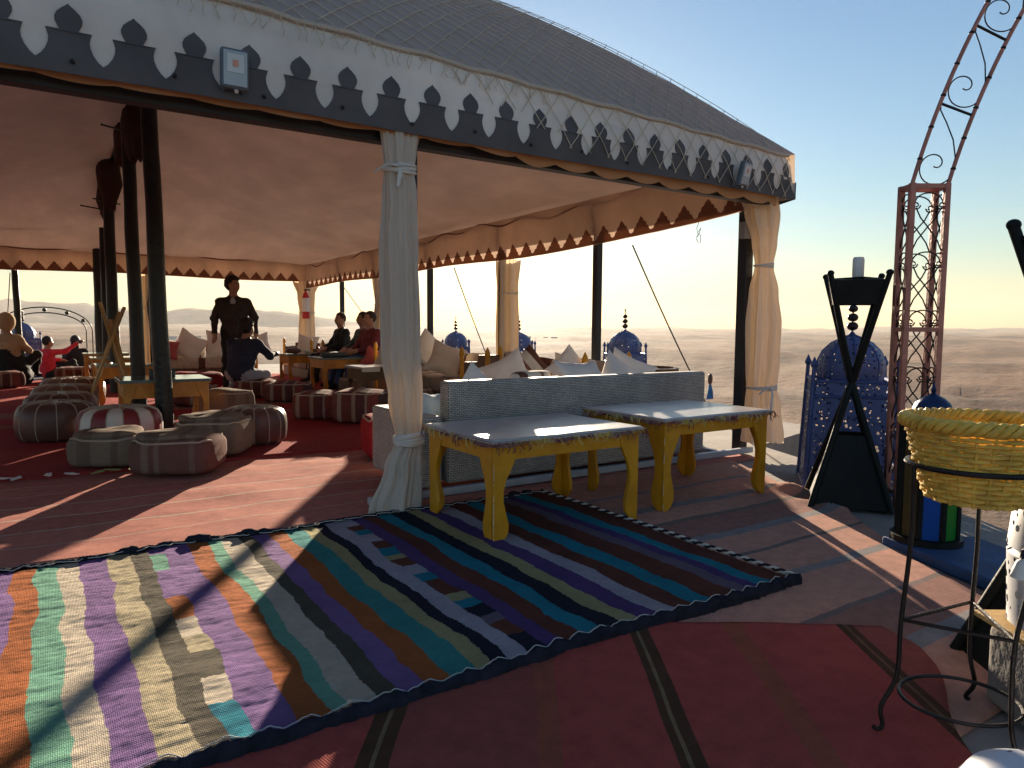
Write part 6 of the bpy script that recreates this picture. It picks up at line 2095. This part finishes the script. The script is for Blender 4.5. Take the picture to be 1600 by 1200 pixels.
SIT = dict(hip=(0, 0, 0.50), chest=(0, -0.06, 0.84), neck=(0, -0.05, 1.02), head=(0, -0.03, 1.10), shL=(-0.19, -0.06, 0.95), shR=(0.19, -0.06, 0.95),
           elL=(-0.27, 0.05, 0.72), elR=(0.27, 0.05, 0.72), wrL=(-0.12, 0.26, 0.66), wrR=(0.12, 0.26, 0.66), knL=(-0.13, 0.44, 0.50), knR=(0.13, 0.44, 0.50),
           anL=(-0.13, 0.50, 0.09), anR=(0.13, 0.52, 0.09), toL=(-0.14, 0.66, 0.045), toR=(0.14, 0.68, 0.045))
# seated visitors face -x (towards the tables)
person('seated visitor in a black jacket at the left of the three', (4.92, 13.75, 0.03), R(92), SIT, ('skin', 'black_cloth', 'black_cloth', 'hair_short', 'black_cloth'), 1.07, 'short', 0.022, None, R(-10))
person('seated visitor in a grey green jacket between the other two', (5.0, 12.75, 0.03), R(96), SIT, ('skin', 'grey_cloth', 'jeans', 'hair_short', 'black_cloth'), 1.07, 'short', 0.022, None, R(10))
person('seated visitor in a maroon sweater at the right of the three', (4.92, 12.2, 0.03), R(100), SIT, ('skin', 'maroon', 'jeans', 'hair_short', 'black_cloth'), 1.07, 'short', 0.022, None, R(5))
FLOOR = dict(hip=(0, 0, 0.13), chest=(0, -0.03, 0.45), neck=(0, 0.0, 0.62), head=(0, 0.02, 0.69), shL=(-0.18, -0.02, 0.56), shR=(0.18, -0.02, 0.56),
             elL=(-0.24, 0.16, 0.40), elR=(0.30, 0.20, 0.58), wrL=(-0.16, 0.34, 0.38), wrR=(0.34, 0.42, 0.74), knL=(-0.24, 0.40, 0.34), knR=(0.24, 0.40, 0.34),
             anL=(-0.10, 0.52, 0.09), anR=(0.10, 0.56, 0.09), toL=(-0.1, 0.66, 0.045), toR=(0.1, 0.68, 0.045))
person('person in a bright red top raising a phone at the far left', (0.02, 18.35, 0.0), R(-60), FLOOR, ('skin', 'red_cloth', 'black_cloth', 'hair', 'black_cloth'), 1.0, 'short', 0.022, None, 0)
t = thing('phone', 'dark phone held up by the person in red', 'phone', (0.62, 18.25, 0.79), R(-60))
b = MB(); b.box((0, 0, 0), (0.16, 0.012, 0.08)); b.build('case', 'phone', t, smooth=False, bevel=0.004)
b = MB(); b.box((0.05, 0.007, 0.02), (0.03, 0.004, 0.03)); b.build('camera_bump', 'bead', t, smooth=False)
F2 = dict(FLOOR); F2.update(elR=(0.24, 0.16, 0.40), wrR=(0.16, 0.34, 0.38))
person('woman with long dark hair sitting at the far left beyond the tables', (0.56, 18.9, 0.0), R(-10), F2, ('skin', 'black_cloth', 'black_cloth', 'hair', 'black_cloth'), 1.0, 'long', 0.022, None, 0)
def robe_extra(C, E, V_):
    C(Vector((0, 0.05, 0.20)), Vector((0, 0.0, 0.55)), 0.30, 0.19, 2)
    C(Vector((0, 0.30, 0.16)), Vector((0, 0.05, 0.30)), 0.20, 0.22, 2)
    E((0, 0.0, 0.78), (0.24, 0.20, 0.07), 1)
    E((0, 0.02, 0.70), (0.27, 0.22, 0.06), 1)
F3 = {k: (v[0], v[1], v[2] * 1.25 + 0.10) for k, v in F2.items()}
person('robed person in a tan hood sitting at the left edge', (-0.60, 16.15, 0.0), R(-30), F3, ('skin', 'robe', 'black_cloth', 'hair', 'black_cloth'), 1.12, None, 0.025, robe_extra, R(0), True)
